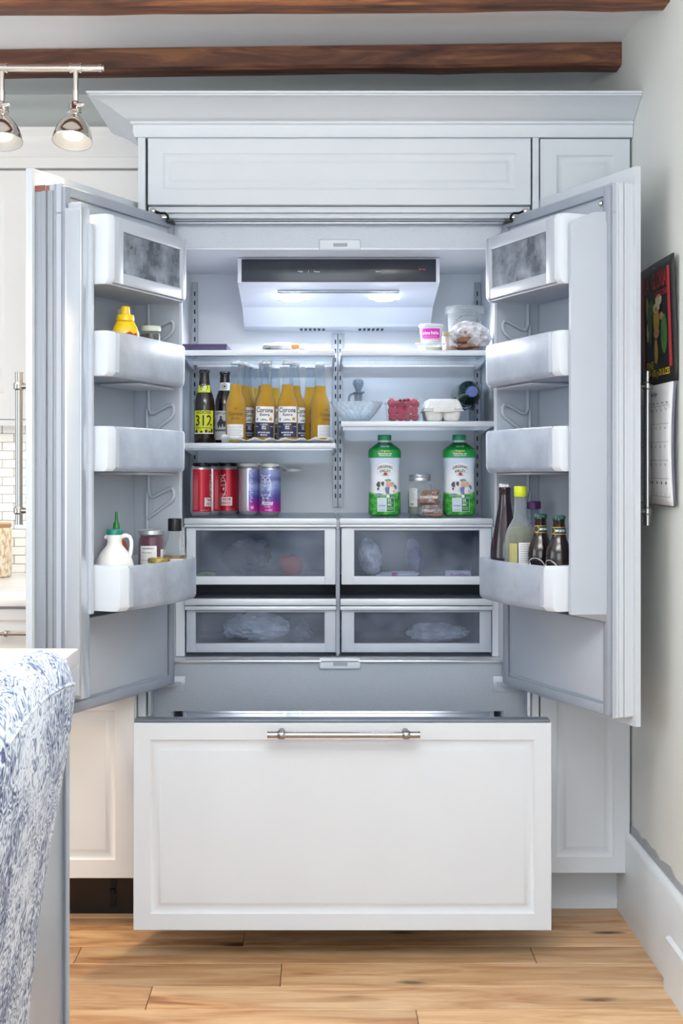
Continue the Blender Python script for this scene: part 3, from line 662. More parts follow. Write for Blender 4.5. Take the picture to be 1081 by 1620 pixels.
# ---------------------------------------------------------------- doors
W = .530
DOORS = {}
class Dr: pass
for side, s, org, u, t in (('left', 1, (-.413, .062), (-.413, -.911), .097), ('right', -1, (.523, .062), (.365, -.931), .092)):
    L = math.hypot(*u); u = (u[0]/L, u[1]/L); n = (-u[1]*s, u[0]*s)
    D = Dr(); D.s, D.org, D.u, D.n = s, org, u, n; D.rz = math.atan2(u[1], u[0]); DOORS[side] = D
    D.w = (lambda org, u, n: (lambda uu, ww, z: (org[0]+u[0]*uu+n[0]*ww, org[1]+u[1]*uu+n[1]*ww, z)))(org, u, n)
    kd = 1.0 if s > 0 else .76
    kw = lambda w_: s*(w_ if w_ > 0 else w_*kd)
    def B(mb, u0, u1, w0, w1, z0, z1, b=0, seg=2): return mb.box(u0, u1, kw(w0), kw(w1), z0, z1, b, seg)
    Z0, Z1 = .640, 1.948
    RB, RT = .872, 1.878      # ribs
    mb = MB()
    B(mb, 0, W, -.076, 0, Z0, RB); B(mb, 0, W, -.076, 0, RT-.004, Z1); B(mb, 0, .10, -.076, 0, RB, RT); B(mb, .497, W, -.076, 0, RB, RT); B(mb, .0, W, -.076, -.062, RB, RT)
    door = mb.obj('door', M['doorliner'], fr, 0); door.location = (*org, 0); door.rotation_euler = (0, 0, D.rz)
    mb = MB(); mb.panel(-.012, W+.012, .617, 1.990, -.097*1, .020, .06, fn=lambda x, y, z: (x, kw(y), z)); mb.obj('wood_panel', M['cab'], door)
    # edge profiles seen on the free edge
    mb = MB()
    for w0, w1, e in ((-.0765, -.052, .002), (-.051, -.041, .006), (-.040, -.037, .001), (-.036, -.022, .004), (-.020, -.014, .001)): B(mb, W-.002, W+e, w0, w1, Z0+.002, Z1-(.016 if w0 < -.03 and side == 'left' else 0))
    mb.obj('edge_profile', M['edgealu'] if side == 'left' else M['cab'], door, 0)
    if side == 'left':
        mb = MB(); B(mb, W-.001, W+.0015, -.0765, -.047, Z1-.0155, Z1); B(mb, W-.001, W+.0015, -.044, -.034, Z1-.0155, Z1-.003); mb.obj('copper_tape', M['copper'], door, 0)
    mb = MB()
    for a in ((.004, .026, Z0+.006, Z1-.006), (W-.026, W-.002, Z0+.006, Z1-.006)): B(mb, a[0], a[1], 0, .011, a[2], a[3], .003)
    for a in ((.02, W-.02, Z0+.006, Z0+.030), (.02, W-.02, Z1-.030, Z1-.006)): B(mb, a[0], a[1], 0, .011, a[2], a[3], .003)
    mb.obj('gasket', M['gasket'], door)
    mb = MB(); B(mb, .030, W-.030, 0, .004, Z0+.036, RB, .003); mb.obj('lower_liner', M['doorliner'], door)
    # ribs that hold the bins
    hw = .100 if side == 'right' else .070
    for nm, pl in (('free', [(.524, .0), (.501, hw), (.492, hw), (.489, hw-.01), (.487, -.06), (.524, -.06)]), ('hinge', [(.045, 0), (.080, .08), (.088, .083), (.096, .08), (.101, -.06), (.045, -.06)])):
        mb = MB()
        nb = RB if nm == 'free' else RB+.01
        V = []
        for z, k in ((nb, 0), (nb+.022, 1), (RT-.03, 1), (RT, .35)):
            V.append([mb.bm.verts.new((a, kw(min(b, .0) if (b > 0 and k == 0) else b*(k if b > 0 and k < 1 else 1)), z)) for a, b in pl])
        nn = len(pl)
        for A_, B_ in zip(V, V[1:]):
            for k in range(nn): mb.bm.faces.new((A_[k], A_[(k+1) % nn], B_[(k+1) % nn], B_[k]))
        mb.bm.faces.new(V[0][::-1]); mb.bm.faces.new(V[-1])
        mb.obj('liner_rib', M['doorliner'], door, 40)
    # moulded bin hooks on the inner side of the hinge rib
    for zz in (1.650, 1.422, 1.194, .97):
        q = lambda w_, z: (.104, s*w_, z)
        mb = MB().tube([q(-.012, zz+.075), q(-.012, zz-.010), q(-.006, zz-.022), q(.004, zz-.024), q(.050, zz-.002), q(.062, zz-.001), q(.067, zz-.008), q(.067, zz-.022), q(.060, zz-.034), q(-.018, zz-.085)], .0048, 8)
        mb.tube([q(-.018, zz-.012), q(-.018, zz-.150)], .0042, 8)
        mb.obj('bin_hook', M['doorliner'], door)
    # bar handle on the outer face
    mb = MB(); hzb, hzt = (1.024, 1.488) if side == 'left' else (1.108, 1.476)
    hzb, hzt = (CZ-(832-VY)*3.33/F, CZ-(586-VY)*3.33/F)
    uu = .478; so = .068 if side == 'left' else .064; wo = -.097*kd-so
    bar_handle(mb, (uu, s*wo, hzb), (uu, s*wo, hzt), (uu, s*wo, hzb+.036), (uu, s*wo, hzt-.036), (0, s*so, 0), .0095)
    mb.obj('handle', M['nickel'], door)
    if side == 'left':
        mb = MB(); B(mb, .497, .534, .013, .062, .690, 1.886, .002)
        mu = mb.obj('centre_mullion', M['alu'], door)
        mb = MB(); B(mb, .5335, .536, .020, .058, .698, 1.878, .001); mb.obj('mullion_face', M['mull'], door)
        mb = MB(); B(mb, .499, .530, .020, .058, 1.886, 1.898, .002); mb.obj('mullion_cap', M['doorliner'], door)
    else:
        mb = MB(); mb.ball((.49, s*.006, Z1-.045), .008); mb.obj('screw', M['chrome'], door)
# ---------------------------------------------------------------- door bins
def bin_(side, z0, z1, wf, bulge, label, top=False, tilt=0):
    D = DOORS[side]; s = D.s
    t = thing('door_bin', label, 'bin', D.w(0, 0, z0-.3*math.tan(tilt)), D.rz, 'bins on the fridge doors', 0, -tilt)
    H = z1-z0; ua, ub = .104, .486
    def B(mb, u0, u1, w0, w1, a, b_, bv=0, seg=2): return mb.box(u0, u1, s*w0, s*w1, a, b_, bv, seg)
    fw = lambda u_: wf+bulge*math.sin(PI*min(1, max(0, (u_-ua)/(ub-ua)))**1.0)
    back = -.052 if s > 0 else -.040
    capw = .030
    def cap(u0, u1, nm):
        mb = MB(); f0, f1 = fw(u0), fw(u1)
        r = .018
        near = u1 > .3
        lean = .0
        if near: poly = [(u0, back), (u1, back), (u1, f1-r), (u1-.004, f1-.006), (u1-r*.8, f1), (u0, f0)]
        else: poly = [(u0, back), (u1, back), (u1, f1), (u0+r*.8, f0), (u0+.004, f0-.006), (u0, f0-r)]
        V = []
        for z, k in ((0, .010), (.006, .003), (.014, 0), (H-.010, 0), (H-.003, .002), (H, .006)):
            cu_ = sum(p[0] for p in poly)/len(poly); V.append([mb.bm.verts.new((a+(cu_-a)*k*6, s*(b_-k if b_ > .02 else b_), z)) for a, b_ in poly])
        n_ = len(poly)
        for A_, B_ in zip(V, V[1:]):
            for k in range(n_): mb.bm.faces.new((A_[k], A_[(k+1) % n_], B_[(k+1) % n_], B_[k]))
        mb.bm.faces.new(V[0][::-1]); mb.bm.faces.new(V[-1])
        return mb.obj(nm, M['white_plastic'], t, 40)
    if not top:
        cap(ub-capw, ub, 'end_cap'); cap(ua, ua+.024, 'end_cap')
        mb = MB(); n_ = 14; A0 = []
        for i in range(n_+1):
            u_ = ua+.022+(ub-capw-.003+.002-ua-.022+.003)*i/n_; f_ = fw(u_)
            A0.append([mb.bm.verts.new((u_, s*w_, z)) for w_, z in ((f_-.012, .0), (f_-.003, .006), (f_, .016), (f_, H-.004), (f_-.002, H), (f_-.005, H-.002), (f_-.005, .016), (f_-.014, .004))])
        for A_, B_ in zip(A0, A0[1:]):
            for k in range(8): mb.bm.faces.new((A_[k], A_[(k+1) % 8], B_[(k+1) % 8], B_[k]))
        mb.bm.faces.new(A0[0]); mb.bm.faces.new(A0[-1][::-1])
        mb.obj('front_panel', M['binpl'], t, 40)
        mb = MB(); poly = [(ua+.02, back)]+[(ua+.02+(ub-capw-ua-.02)*i/10, fw(ua+.02+(ub-capw-ua-.02)*i/10)-.011) for i in range(11)]+[(ub-capw, back)]
        mb.prism(poly, lambda a, b_, q: (a, s*b_, q), .0, .005); mb.obj('floor_plate', M['binpl'], t, 40)
        mb = MB(); B(mb, ua+.02, ub-capw, back, back+.004, 0, H*.7); mb.obj('back_plate', M['binpl'], t, 0)
        mb = MB(); B(mb, ub-capw-.012, ub-capw+.001, fw(ub-.04)-.004, fw(ub-.04)+.0008, .010, H-.004); mb.obj('seam_strip', M['doorliner'], t, 0)
        mb = MB(); B(mb, .12, .30, back+.01, wf-.03, -.007, -.001, .002); mb.obj('under_rail', M['alubright'], t)
    else:
        cap(ub-.024, ub, 'end_cap'); cap(ua-.006, ua+.018, 'end_cap')
        mb = MB(); a, b_ = ua+.010, ub-.020
        B(mb, a, a+.024, wf-.012, wf, .004, H-.002, .004); B(mb, b_-.046, b_, wf-.012, wf, .004, H-.002, .004)
        B(mb, a+.01, b_-.01, wf-.0125, wf-.0005, .004, .034, .004); B(mb, a+.01, b_-.01, wf-.0125, wf-.0005, H-.036, H-.002, .004)
        mb.obj('lift_front', M['doorliner'], t)
        mb = MB(); B(mb, a+.022, b_-.044, wf-.009, wf-.006, .03, H-.03); mb.obj('window', M['frost2'], t, 0)
        mb = MB(); B(mb, a, b_, back, wf-.004, H-.008, H-.001); mb.obj('lid', M['doorliner'], t, 0)
        mb = MB(); B(mb, a, b_, back, wf-.010, 0, .006); mb.obj('floor_plate', M['doorliner'], t, 0)
    return t
ZB = {1: (1.700, 1.872), 2: (1.472, 1.583), 3: (1.240, 1.351), 4: (.900, 1.011)}
for side, sd in (('left', 'left'), ('right', 'right')):
    q = 'left-hand' if side == 'left' else 'right-hand'
    bin_(side, *ZB[1], .110 if side == 'left' else .122, 0, f'grey lidded compartment with a window at top of the {q} fridge door', True, .014)
    bin_(side, *ZB[2], .109 if side == 'left' else .125, .006, f'frosted bin second from top on the {q} door, '+('holding the mustard bottle' if side == 'left' else 'empty, level with the top shelf'), False, .030)
    bin_(side, *ZB[3], .109 if side == 'left' else .125, .006, f'frosted bin third from top on the {q} fridge door, empty', False, .016)
    bin_(side, *ZB[4], .145, .022, f'large bowed bin at the bottom of the {q} door, '+('holding the white syrup jug' if side == 'left' else 'holding wine and beer bottles'))
# ================================================================ CONTENTS
def X(px, D): return (px-VX)*D/F
ZS1, ZS2, ZS3, ZC1 = 1.5928, 1.3215, 1.385, 1.1038      # top of: upper shelves, beer shelf, bowl shelf, crisper covers
def beerglass(name, tint, body, op, edge=.9, rough=.08): return clear(name, tint=tint, body=body, op=op, edge=edge, rough=rough, var=.06, scale=12, spec=.15)
M['beer'] = beerglass('amber_beer', (255, 208, 10), (232, 178, 0), .60, .92)
M['brownglass'] = mat('dark_brown_glass', (30, 20, 18), .1, var=.1, spec=.8)
M['purpleglass'] = mat('dark_wine_glass', (40, 24, 36), .1, var=.1, spec=.8)
M['greenglass'] = mat('dark_green_glass', (20, 42, 36), .08, var=.1, spec=.8)
M['navy'] = mat('navy_label', (44, 52, 84), .4, var=.04)
M['brownink'] = mat('brown_print', (96, 58, 30), .5)
M['redink'] = mat('red_ink', (190, 40, 46), .5)
M['gold'] = mat('gold_ink', (208, 160, 60), .35, .3)
M['capw'] = mat('white_crown_cap', (226, 228, 226), .3, var=.03)
M['foil'] = mat('silver_can_metal', (206, 208, 214), .28, .7, var=.02)
def crown(mb, r, z, n=21):
    mb.lathe([(r*.98, z-.009), (r*1.07, z-.0085), (r*1.05, z-.002), (r*.9, z+.0005), (0, z+.001)], n*4, mod=lambda a, zz: 1+.035*math.sin(a*n)*(zz < z-.001))
    return mb
# ---------------------------------------------------------------- clear long-neck beer bottles
BP = [(0, .004), (.022, .001), (.029, .0), (.0308, .004), (.0308, .107), (.0298, .117), (.0272, .127), (.0228, .138), (.0195, .148), (.0180, .158), (.0172, .171), (.0153, .198), (.0136, .226), (.0148, .229), (.0146, .234), (.0132, .236)]
def beer_proto():
    t = thing('beer_bottle', 'x', 'bottle', (0, 0, 0), 0, 'clear beer bottles on the beer shelf')
    MB().lathe(BP, 32).obj('glass', M['bottleglass'], t, 50)
    q = [(max(0, r-.0012), z) for r, z in BP if z <= .171]+[(0, .171)]; q[0] = (0, .006)
    MB().lathe(q, 32).obj('beer', M['beer'], t, 50)
    crown(MB(), .0145, .240).obj('crown_cap', M['capw'], t)
    f = cyl(.0308, 0, .0006)
    lb = lines_(t, M['paper'], [(-.0315, .0315, .058, .105)], f, 'label')
    lines_(lb, M['navy'], [(-.0315, .0315, .014, .058)], f, 'label_base')
    g = cyl(.0308, 0, .0013)
    lettering(lb, M['ink'], [('Corona', 0, .0945, .052, .0145), ('Extra', .001, .081, .028, .0085)], g)
    lines_(lb, M['gold'], [(.014, .024, .064, .071), (.017, .021, .071, .074)], g, 'griffin_mark')
    lines_(lb, M['ink'], [(-.026, -.020, .064, .066), (-.024, -.021, .066, .071)]+[(-.011+.0045*k, -.0085+.0045*k, .063, .066+.003*math.sin(k*.8)) for k in range(5)], g, 'crest_print')
    lettering(lb, M['inkw'], [('LA CERVEZA', 0, .052, .022, .0035), ('MAS', 0, .046, .012, .0045), ('FINA', 0, .040, .013, .005), ('330 ml', .024, .046, .011, .003), ('4.5%', -.025, .046, .010, .003), ('IMPORTED BEER', 0, .028, .036, .004), ('MEXICO', 0, .021, .02, .0035)], g)
    lines_(lb, M['brownink'], [(.008, .0145, .037, .054)], cyl(.0308, 0, .0010), 'medallion')
    g2 = cyl(.0308, PI, .0008)
    bl = lines_(t, M['paper'], [(-.030, .022, .014, .052)], g2, 'back_label')
    lines_(bl, M['ink'], [(-.026, .018-.004*(k % 3), .046-.0045*k, .0468-.0045*k) for k in range(7)], cyl(.0308, PI, .0013), 'fine_print')
    lettering(t, M['brownink'], [('Corona', -.002, .084, .044, .011), ('Extra', -.002, .070, .024, .007), ('w', -.002, .098, .010, .005)], g2, 'brown_print')
    return t
first = beer_proto()
BB = [('front-row beer bottle of golden beer, back print facing out, beside the two brown bottles', 373.2, 3.970, PI+.12, 0),
      ('second clear beer bottle in the file behind the golden back-print bottle', 384.5, 4.040, .75, 0),
      ('third clear beer bottle in the file behind the golden back-print bottle', 393.0, 4.108, 1.6, 0),
      ('rearmost clear beer bottle of the leftmost file, near the back wall', 401.5, 4.178, 2.4, 0),
      ('front-row clear beer bottle leaning slightly right, label facing out, left of its twin', 418.6, 3.970, -.05, .032),
      ('clear beer bottle hidden close behind the leaning front-row bottle', 417.6, 4.045, .3, 0),
      ('clear beer bottle at the back, in the gap between the two labelled front bottles', 435.0, 4.165, .5, 0),
      ('front-row clear beer bottle standing upright with white and navy label facing out', 455.2, 3.970, 0, 0),
      ('clear beer bottle close behind the upright labelled bottle, label turned right', 466.5, 4.050, .95, 0),
      ('clear beer bottle behind the rightmost one, its label edge turned sideways', 491.5, 4.135, 1.45, 0),
      ('rightmost clear beer bottle on the shelf, small print block facing out', 506.5, 4.055, PI+.75, 0)]
for i, (lab, px, D, rz, ry) in enumerate(BB):
    loc = (X(px, D), D-CD, ZS2+.0025)
    if i == 0: first.location = loc; first.rotation_euler = (0, 0, rz); first['label'] = lab
    else: dup(first, loc, rz, lab, None, 0, ry)
# ---------------------------------------------------------------- two brown bottles
BN = [(0, .004), (.024, .001), (.0295, 0), (.031, .004), (.031, .112), (.0295, .128), (.0245, .146), (.0190, .160), (.0165, .176), (.0142, .205), (.0150, .207), (.0150, .213), (.0135, .215)]
def brown(name, label, px, D, h=1.0):
    t = thing(name, label, 'bottle', (X(px, D), D-CD, ZS2+.0005))
    MB().lathe(BN, 32).obj('glass', M['brownglass'], t, 50)
    return t
lime = mat('lime_yellow_label', (206, 214, 30), .45, var=.03)
t = brown('beer_bottle', 'dark brown beer bottle with a lime yellow 312 label, leftmost on the beer shelf', 323.5, 4.0)
crown(MB(), .0145, .218).obj('crown_cap', M['black'], t)
lb = lines_(t, lime, [(-.0325, .0325, .030, .096)], cyl(.031, 0, .0006), 'label'); g = cyl(.031, 0, .0014)
lines_(lb, M['paper'], [(-.0325, .0325, .027, .030)], g, 'label_rule')
lettering(lb, M['ink'], [('GOOSE', 0, .0905, .046, .0095), ('312', 0, .0665, .050, .032), ('URBAN WHEAT ALE', 0, .0445, .050, .005)], g)
lines_(lb, M['ink'], [(-.028, -.018, .030, .037), (-.024, -.020, .037, .040), (-.010, -.003, .030, .036), (.004, .011, .030, .039), (.015, .020, .030, .035), (.022, .028, .030, .041)], g, 'skyline')
nk = onprof(BN, 0, .0007); nk2 = onprof(BN, 0, .0014)
nl = lines_(t, lime, [(-.022, .022, .150, .172)], nk, 'neck_label')
mb = MB(); mb.poly([(.0125*math.cos(a), .165+.0125*math.sin(a)) for a in [2*PI*i/20 for i in range(20)]], nk2); mb.obj('round_badge', M['ink'], nl, 0)
mb = MB(); mb.poly([(.009*math.cos(a), .164+.0055*math.sin(a)) for a in [2*PI*i/16 for i in range(16)]], onprof(BN, 0, .002)); mb.obj('goose_mark', M['inkw'], nl, 0)
lettering(nl, M['inkw'], [('GOOSE', 0, .1738, .014, .0028, ), ('ISLAND', 0, .1555, .014, .0028)], onprof(BN, 0, .002))
t = brown('beer_bottle', 'dark brown beer bottle with a white illustrated label, behind the golden bottle', 356.0, 4.075)
crown(MB(), .0145, .218).obj('crown_cap', M['black'], t)
lettering(t, M['inkw'], [('BREWED', 0, .2155, .018, .0025)], cyl(.0155, 0, .0006), 'cap_lettering')
lb = lines_(t, M['paper'], [(-.034, .034, .010, .098)], cyl(.031, 0, .0006), 'label')
lettering(lb, M['ink'], [('LEFT LANE', -.004, .090, .050, .006)], g)
lines_(lb, mat('grey_print_band', (120, 124, 130), .5), [(-.034, .034, .036, .042)], g, 'grey_band')
mb = MB()
for cx, cz, ru, rz_ in ((-.010, .062, .006, .014), (-.018, .056, .004, .010), (.000, .058, .005, .010), (-.010, .078, .0035, .004), (.014, .070, .003, .008)): mb.poly([(cx+ru*math.cos(a)*(1+.3*math.sin(3*a)), cz+rz_*math.sin(a)) for a in [2*PI*i/14 for i in range(14)]], g)
mb.obj('figure_print', mat('dark_grey_print', (70, 72, 78), .5), lb, 0)
nl = lines_(t, M['paper'], [(-.024, .024, .160, .184)], nk, 'neck_label')
mb = MB()
for r0 in (.009,):
    mb.patch(0, 2*PI, .0068, .0085, 24, 1, lambda a, r: nk2(r*math.cos(a), .172+r*math.sin(a)))
    mb.poly([(.004*math.cos(a), .172+.004*math.sin(a)) for a in [2*PI*i/12 for i in range(12)]], nk2)
mb.obj('round_badge', M['ink'], nl, 0)
# plastic bag lying under the beer bottles
mb = MB(); rnd = random.Random(11)
x0, x1, y0, y1 = X(350, 3.935), X(528, 3.935), .226, .50; nx, ny = 60, 20
G = []
for i in range(nx+1):
    row = []
    for j in range(ny+1):
        a, b = i/nx, j/ny; e = 1-j/2 if j < 2 else 0
        z = .0008+e*(.005+.008*math.sin(a*23+1)**2+.004*rnd.random()+(.018*math.exp(-((a-.06)/.07)**2))*(1-e*.4))
        row.append(mb.bm.verts.new((x0+(x1-x0)*a+.004*(rnd.random()-.5), y0+(y1-y0)*b-.003*e*rnd.random(), ZS2+z)))
    G.append(row)
for i in range(nx):
    for j in range(ny): mb.bm.faces.new((G[i][j], G[i+1][j], G[i+1][j+1], G[i][j+1]))
tag(mb.obj('plastic_bag', M['bagw'], None, 20, thick=.0006), 'crumpled white plastic bag spread flat under the beer bottles', 'bag')
# ---------------------------------------------------------------- cans
CP = [(0, .006), (.020, .005), (.0245, 0), (.0262, .002), (.0318, .012), (.0322, .016), (.0322, .138), (.0312, .144), (.0262, .152), (.0265, .1545), (.0255, .1555), (.0245, .152), (0, .151)]
m_red = mat('red_can_print', (190, 28, 52), .28, .25, var=.04)
mm, tt, b_ = nt('violet_watercolour_can'); tc = coord(tt, (1, 1, 1)); nz = noise(tt, coord(tt, (10, 10, 60)), 1.2, 5, .6, .6)
sx = N(tt, 'ShaderNodeSeparateXYZ'); tt.links.new(tc, sx.inputs[0])
ad = N(tt, 'ShaderNodeMath', operation='MULTIPLY_ADD'); ad.inputs[1].default_value = .05; tt.links.new(nz, ad.inputs[0]); tt.links.new(sx.outputs['Z'], ad.inputs[2])
dv = N(tt, 'ShaderNodeMath', operation='DIVIDE'); dv.inputs[1].default_value = .17; tt.links.new(ad.outputs[0], dv.inputs[0])
tt.links.new(ramp(tt, dv.outputs[0], [(.22, lin((196, 40, 156))), (.36, lin((150, 50, 150))), (.46, lin((90, 76, 160))), (.60, lin((120, 134, 200))), (.68, lin((170, 180, 222))), (.78, lin((92, 100, 172))), (.92, lin((150, 160, 212)))]), b_.inputs['Base Color'])
b_.inputs['Roughness'].default_value = .28; b_.inputs['Metallic'].default_value = .2
M['violet'] = mm
def owl(parent, u0, m, e=.0012, sc=1.0, z0=.088):
    mb = MB(); f = cyl(.0322, 0, e)
    def stroke(pts, wd=.0016):
        for (a, b), (c, d) in zip(pts, pts[1:]):
            L = math.hypot(c-a, d-b) or 1; nx_, ny_ = -(d-b)/L*wd/2, (c-a)/L*wd/2
            mb.poly([(u0+sc*(a+nx_), z0+sc*(b+ny_)), (u0+sc*(c+nx_), z0+sc*(d+ny_)), (u0+sc*(c-nx_), z0+sc*(d-ny_)), (u0+sc*(a-nx_), z0+sc*(b-ny_))], f)
    stroke([(.018*math.cos(a), .034*math.sin(a)-.002) for a in [PI*.78+ (PI*1.44)*i/20 for i in range(21)]])
    stroke([(-.017, .036), (-.008, .027), (0, .020), (.008, .027), (.017, .036), (.010, .033), (0, .031), (-.010, .033), (-.017, .036)])
    for sx_ in (-1, 1): stroke([(sx_*.008+.0055*math.cos(a), .020+.0055*math.sin(a)) for a in [2*PI*i/12 for i in range(13)]])
    stroke([(0, .018), (.0025, .013), (0, .009), (-.0025, .013), (0, .018)])
    for k in range(-4, 5):
        stroke([(k*.0042-.010, -.030), (k*.0042+.008, .006)][::1] if abs(k) < 3 else [(k*.003, -.012), (k*.003+.002, -.004)], .0010)
        stroke([(k*.0042+.010, -.030), (k*.0042-.008, .006)] if abs(k) < 3 else [(k*.003, -.014), (k*.003-.002, -.006)], .0010)
    for sx_ in (-1, 1):
        for q in (-.004, 0, .004): stroke([(sx_*.008, -.034), (sx_*.008+q, -.040)], .001)
    return mb.obj('owl_emblem', m, parent, 0)
def can(label, px, D, rz, kind, tilt=0):
    t = thing('drink_can', label, 'can', (X(px, D), D-CD, ZC1), rz, 'tall cans in pack rings under the beer shelf', 0, tilt)
    MB().lathe(CP, 40).obj('can_body', M['foil'], t, 40)
    f = cyl(.0322, 0, .0005); f2 = cyl(.0322, 0, .0011)
    if kind == 'red':
        lb = lines_(t, m_red, [(-.0747, .0747, .012, .139)], f, 'label')
        lines_(lb, M['paper'], [(-.037, .037, .028, .054)], f2, 'name_box')
        lettering(lb, m_red, [('TROPIC NOR', 0, .047, .066, .009), ('VERY CHERRY', 0, .035, .066, .0085)], cyl(.0322, 0, .0018), 'red_lettering')
        owl(lb, 0, M['inkw'])
        lines_(lb, mat('pale_pink_print', (226, 140, 150), .5), [(u+.0022*k, u+.0022*k+.0009, .018, .132-.012*((k*5) % 3)) for u in (-.070, .056) for k in range(6)]+[(-.05, -.02, .016, .0172), (.015, .045, .016, .0172)], f2, 'fine_print')
    else:
        lb = lines_(t, M['violet'], [(-.068, .068, .012, .139)], f, 'label')
        owl(lb, -.004, M['inkw'])
        lettering(lb, M['inkw'], [('Matisse', .002, .039, .036, .016, 0, .25), ('SOUR BEER', .002, .027, .018, .003), ('ONE PINT', .006, .017, .024, .0032)], f2)
        lines_(lb, mat('pale_lilac_print', (206, 204, 232), .5), [(u, u+.004+.008*((k*7) % 3)/3, .128-.0055*k, .1305-.0055*k) for u in (-.064, .050) for k in range(17)], f2, 'fine_print')
        mb = MB(); mb.patch(0, 2*PI, .0035, .0048, 20, 1, lambda a, r: f2(-.057+r*math.cos(a), .024+r*math.sin(a))); mb.poly([(-.057+.0025*math.cos(a), .024+.0025*math.sin(a)) for a in (.5, 2.2, 3.6, 5.1)], f2); mb.obj('recycling_mark', M['inkw'], lb, 0)
    return t
can('leftmost red can, tilted, with silver edge and red label', 317.5, 4.035, 1.6, 'red', .025)
can('red can half hidden between the other two red cans', 332.5, 4.098, 2.71, 'red')
can('front red can with owl drawing and white name box, third from left', 360.5, 4.145, -.66, 'red')
can('silver can turned so its bare seam shows, right of the red cans', 394.3, 4.085, 2.11, 'violet')
can('violet and magenta watercolour can with owl drawing, rightmost of the cans', 427.5, 4.06, -.30, 'violet')
can('violet can mostly hidden behind the silver and red cans', 388.0, 4.190, .9, 'violet')
def carrier(name, label, cs, m, bridge=True):
    t = thing(name, label, 'can carrier', (cs[0][0], cs[0][1], cs[0][2]), 0)
    ox, oy, oz = cs[0]
    for x, y, z in cs:
        MB().lathe([(.0262, -.008), (.0285, -.008), (.0292, -.003), (.0285, .001), (.024, .003), (.0235, .0), (.0262, -.002), (.0262, -.008)], 28, (x-ox, y-oy, z-oz)).obj('ring', m, t, 40)
    if bridge:
        mb = MB()
        for (a, b, c), (d, e, f) in zip(cs, cs[1:]):
            L = math.hypot(d-a, e-b); ux, uy = (d-a)/L, (e-b)/L
            mb.tube([(a-ox+ux*.027, b-oy+uy*.027, c-oz), (d-ox-ux*.027, e-oy-uy*.027, f-oz)], .004, 8)
        mb.obj('web', m, t)
    return t
zt = ZC1+.156
carrier('can_carrier', 'black plastic pack rings clipped on the tops of the red cans', [(X(317.5, 4.035)+.004, .335, zt), (X(332.5, 4.098), .398, zt), (X(360.5, 4.145), .445, zt)], M['blackmetal'])
m_wr = mat('white_translucent_plastic', (226, 230, 232), .3, var=.04)
carrier('can_carrier', 'white plastic pack rings on the violet cans with one empty ring hanging right', [(X(388, 4.19), .49, zt), (X(394.3, 4.085), .385, zt), (X(427.5, 4.06), .36, zt), (X(463, 4.15), .45, zt-.016)], m_wr)
# ---------------------------------------------------------------- upper shelves
t = thing('flat_box', 'flat dark purple box lying at the left end of the upper shelf', 'box', (0, 0, 0))
mp = mat('purple_card', (74, 62, 104), .5, var=.16, scale=90)
MB().box(X(287, 4.0), X(360, 4.0), .27, .46, ZS1, ZS1+.021, .002).obj('box', mp, t)
MB().box(X(287, 4.0)-.001, X(360, 4.0)+.001, .269, .461, ZS1+.014, ZS1+.0225, .002).obj('lid', mat('purple_card_lid', (66, 54, 88), .45, var=.1, scale=60), t)
def crumple(c, r, sc, seed, amp=.10, sub=4, flatz=None, bx=1.0):
    rnd = random.Random(seed); mb = MB()
    dirs = [Vector((rnd.gauss(0, 1), rnd.gauss(0, 1), rnd.gauss(0, 1))).normalized() for _ in range(26)]; amps = [rnd.uniform(-amp, amp*.6) for _ in dirs]
    m_ = bmesh.ops.create_icosphere(mb.bm, subdivisions=sub, radius=1)
    for v in m_['verts']:
        d = v.co.normalized(); k = 1
        for q, a in zip(dirs, amps):
            x = d.dot(q)
            if x > .55: k += a*(x-.55)/.45
            k += .012*math.sin(d.dot(q)*17)
        k *= 1+.03*(rnd.random()-.5)
        if bx != 1: d = Vector([math.copysign(abs(q)**bx, q) for q in d])
        p = Vector((c[0]+d.x*k*r*sc[0], c[1]+d.y*k*r*sc[1], c[2]+d.z*k*r*sc[2]))
        if flatz is not None: p.z = max(p.z, flatz)
        v.co = p
    return mb
t = thing('bread_bag', 'flat white bag with an orange tag lying on the upper left shelf', 'bag', (X(447, 4.02), .32, ZS1))
crumple((0, 0, .010), 1, (.078, .07, .017), 3, .3, 4, .001).obj('bag', M['bagw'], t, 60)
MB().box(.028, .052, -.066, -.060, .008, .020, .002).obj('orange_tag', mat('orange_tag', (226, 140, 60), .5), t)
# creme fraiche tub on a flat clear container
t = thing('flat_container', 'shallow clear plastic container under the magenta labelled tub', 'container', (X(681, 3.985), 3.985-CD, ZS1))
MB().lathe([(0, .001), (.034, .001), (.036, .003), (.039, .020), (.044, .022), (.044, .0255), (.0, .0262)], 32).obj('tub', M['clearpl'], t)
MB().lathe([(0, .003), (.033, .003), (.034, .012), (0, .013)], 24).obj('contents', mat('pale_leftovers', (214, 214, 190), .7, var=.15, scale=60), t)
TP = [(0, .001), (.0285, 0), (.0300, .002), (.0345, .044), (.0355, .0445), (.0372, .046), (.0372, .0525), (.035, .054), (0, .0545)]
t = thing('dairy_tub', 'small white tub with a magenta label reading crème fraîche', 'tub', (X(682.5, 3.985), 3.985-CD, ZS1+.0268))
MB().lathe(TP, 40).obj('tub', M['white_plastic'], t)
mgt = mat('magenta_label', (206, 24, 176), .4, var=.02); f = onprof([(.0300, 0), (.0345, .044)], 0, .0006); f2 = onprof([(.0300, 0), (.0345, .044)], 0, .0014)
lb = lines_(t, mgt, [(-.034, .026, .012, .040)], f, 'label'); lines_(lb, mat('pink_rule', (240, 120, 180), .5), [(-.030, .024, .008, .0125)], f2, 'pink_rule')
lettering(lb, M['inkw'], [('crème fraîche', -.004, .027, .050, .0105)], f2)
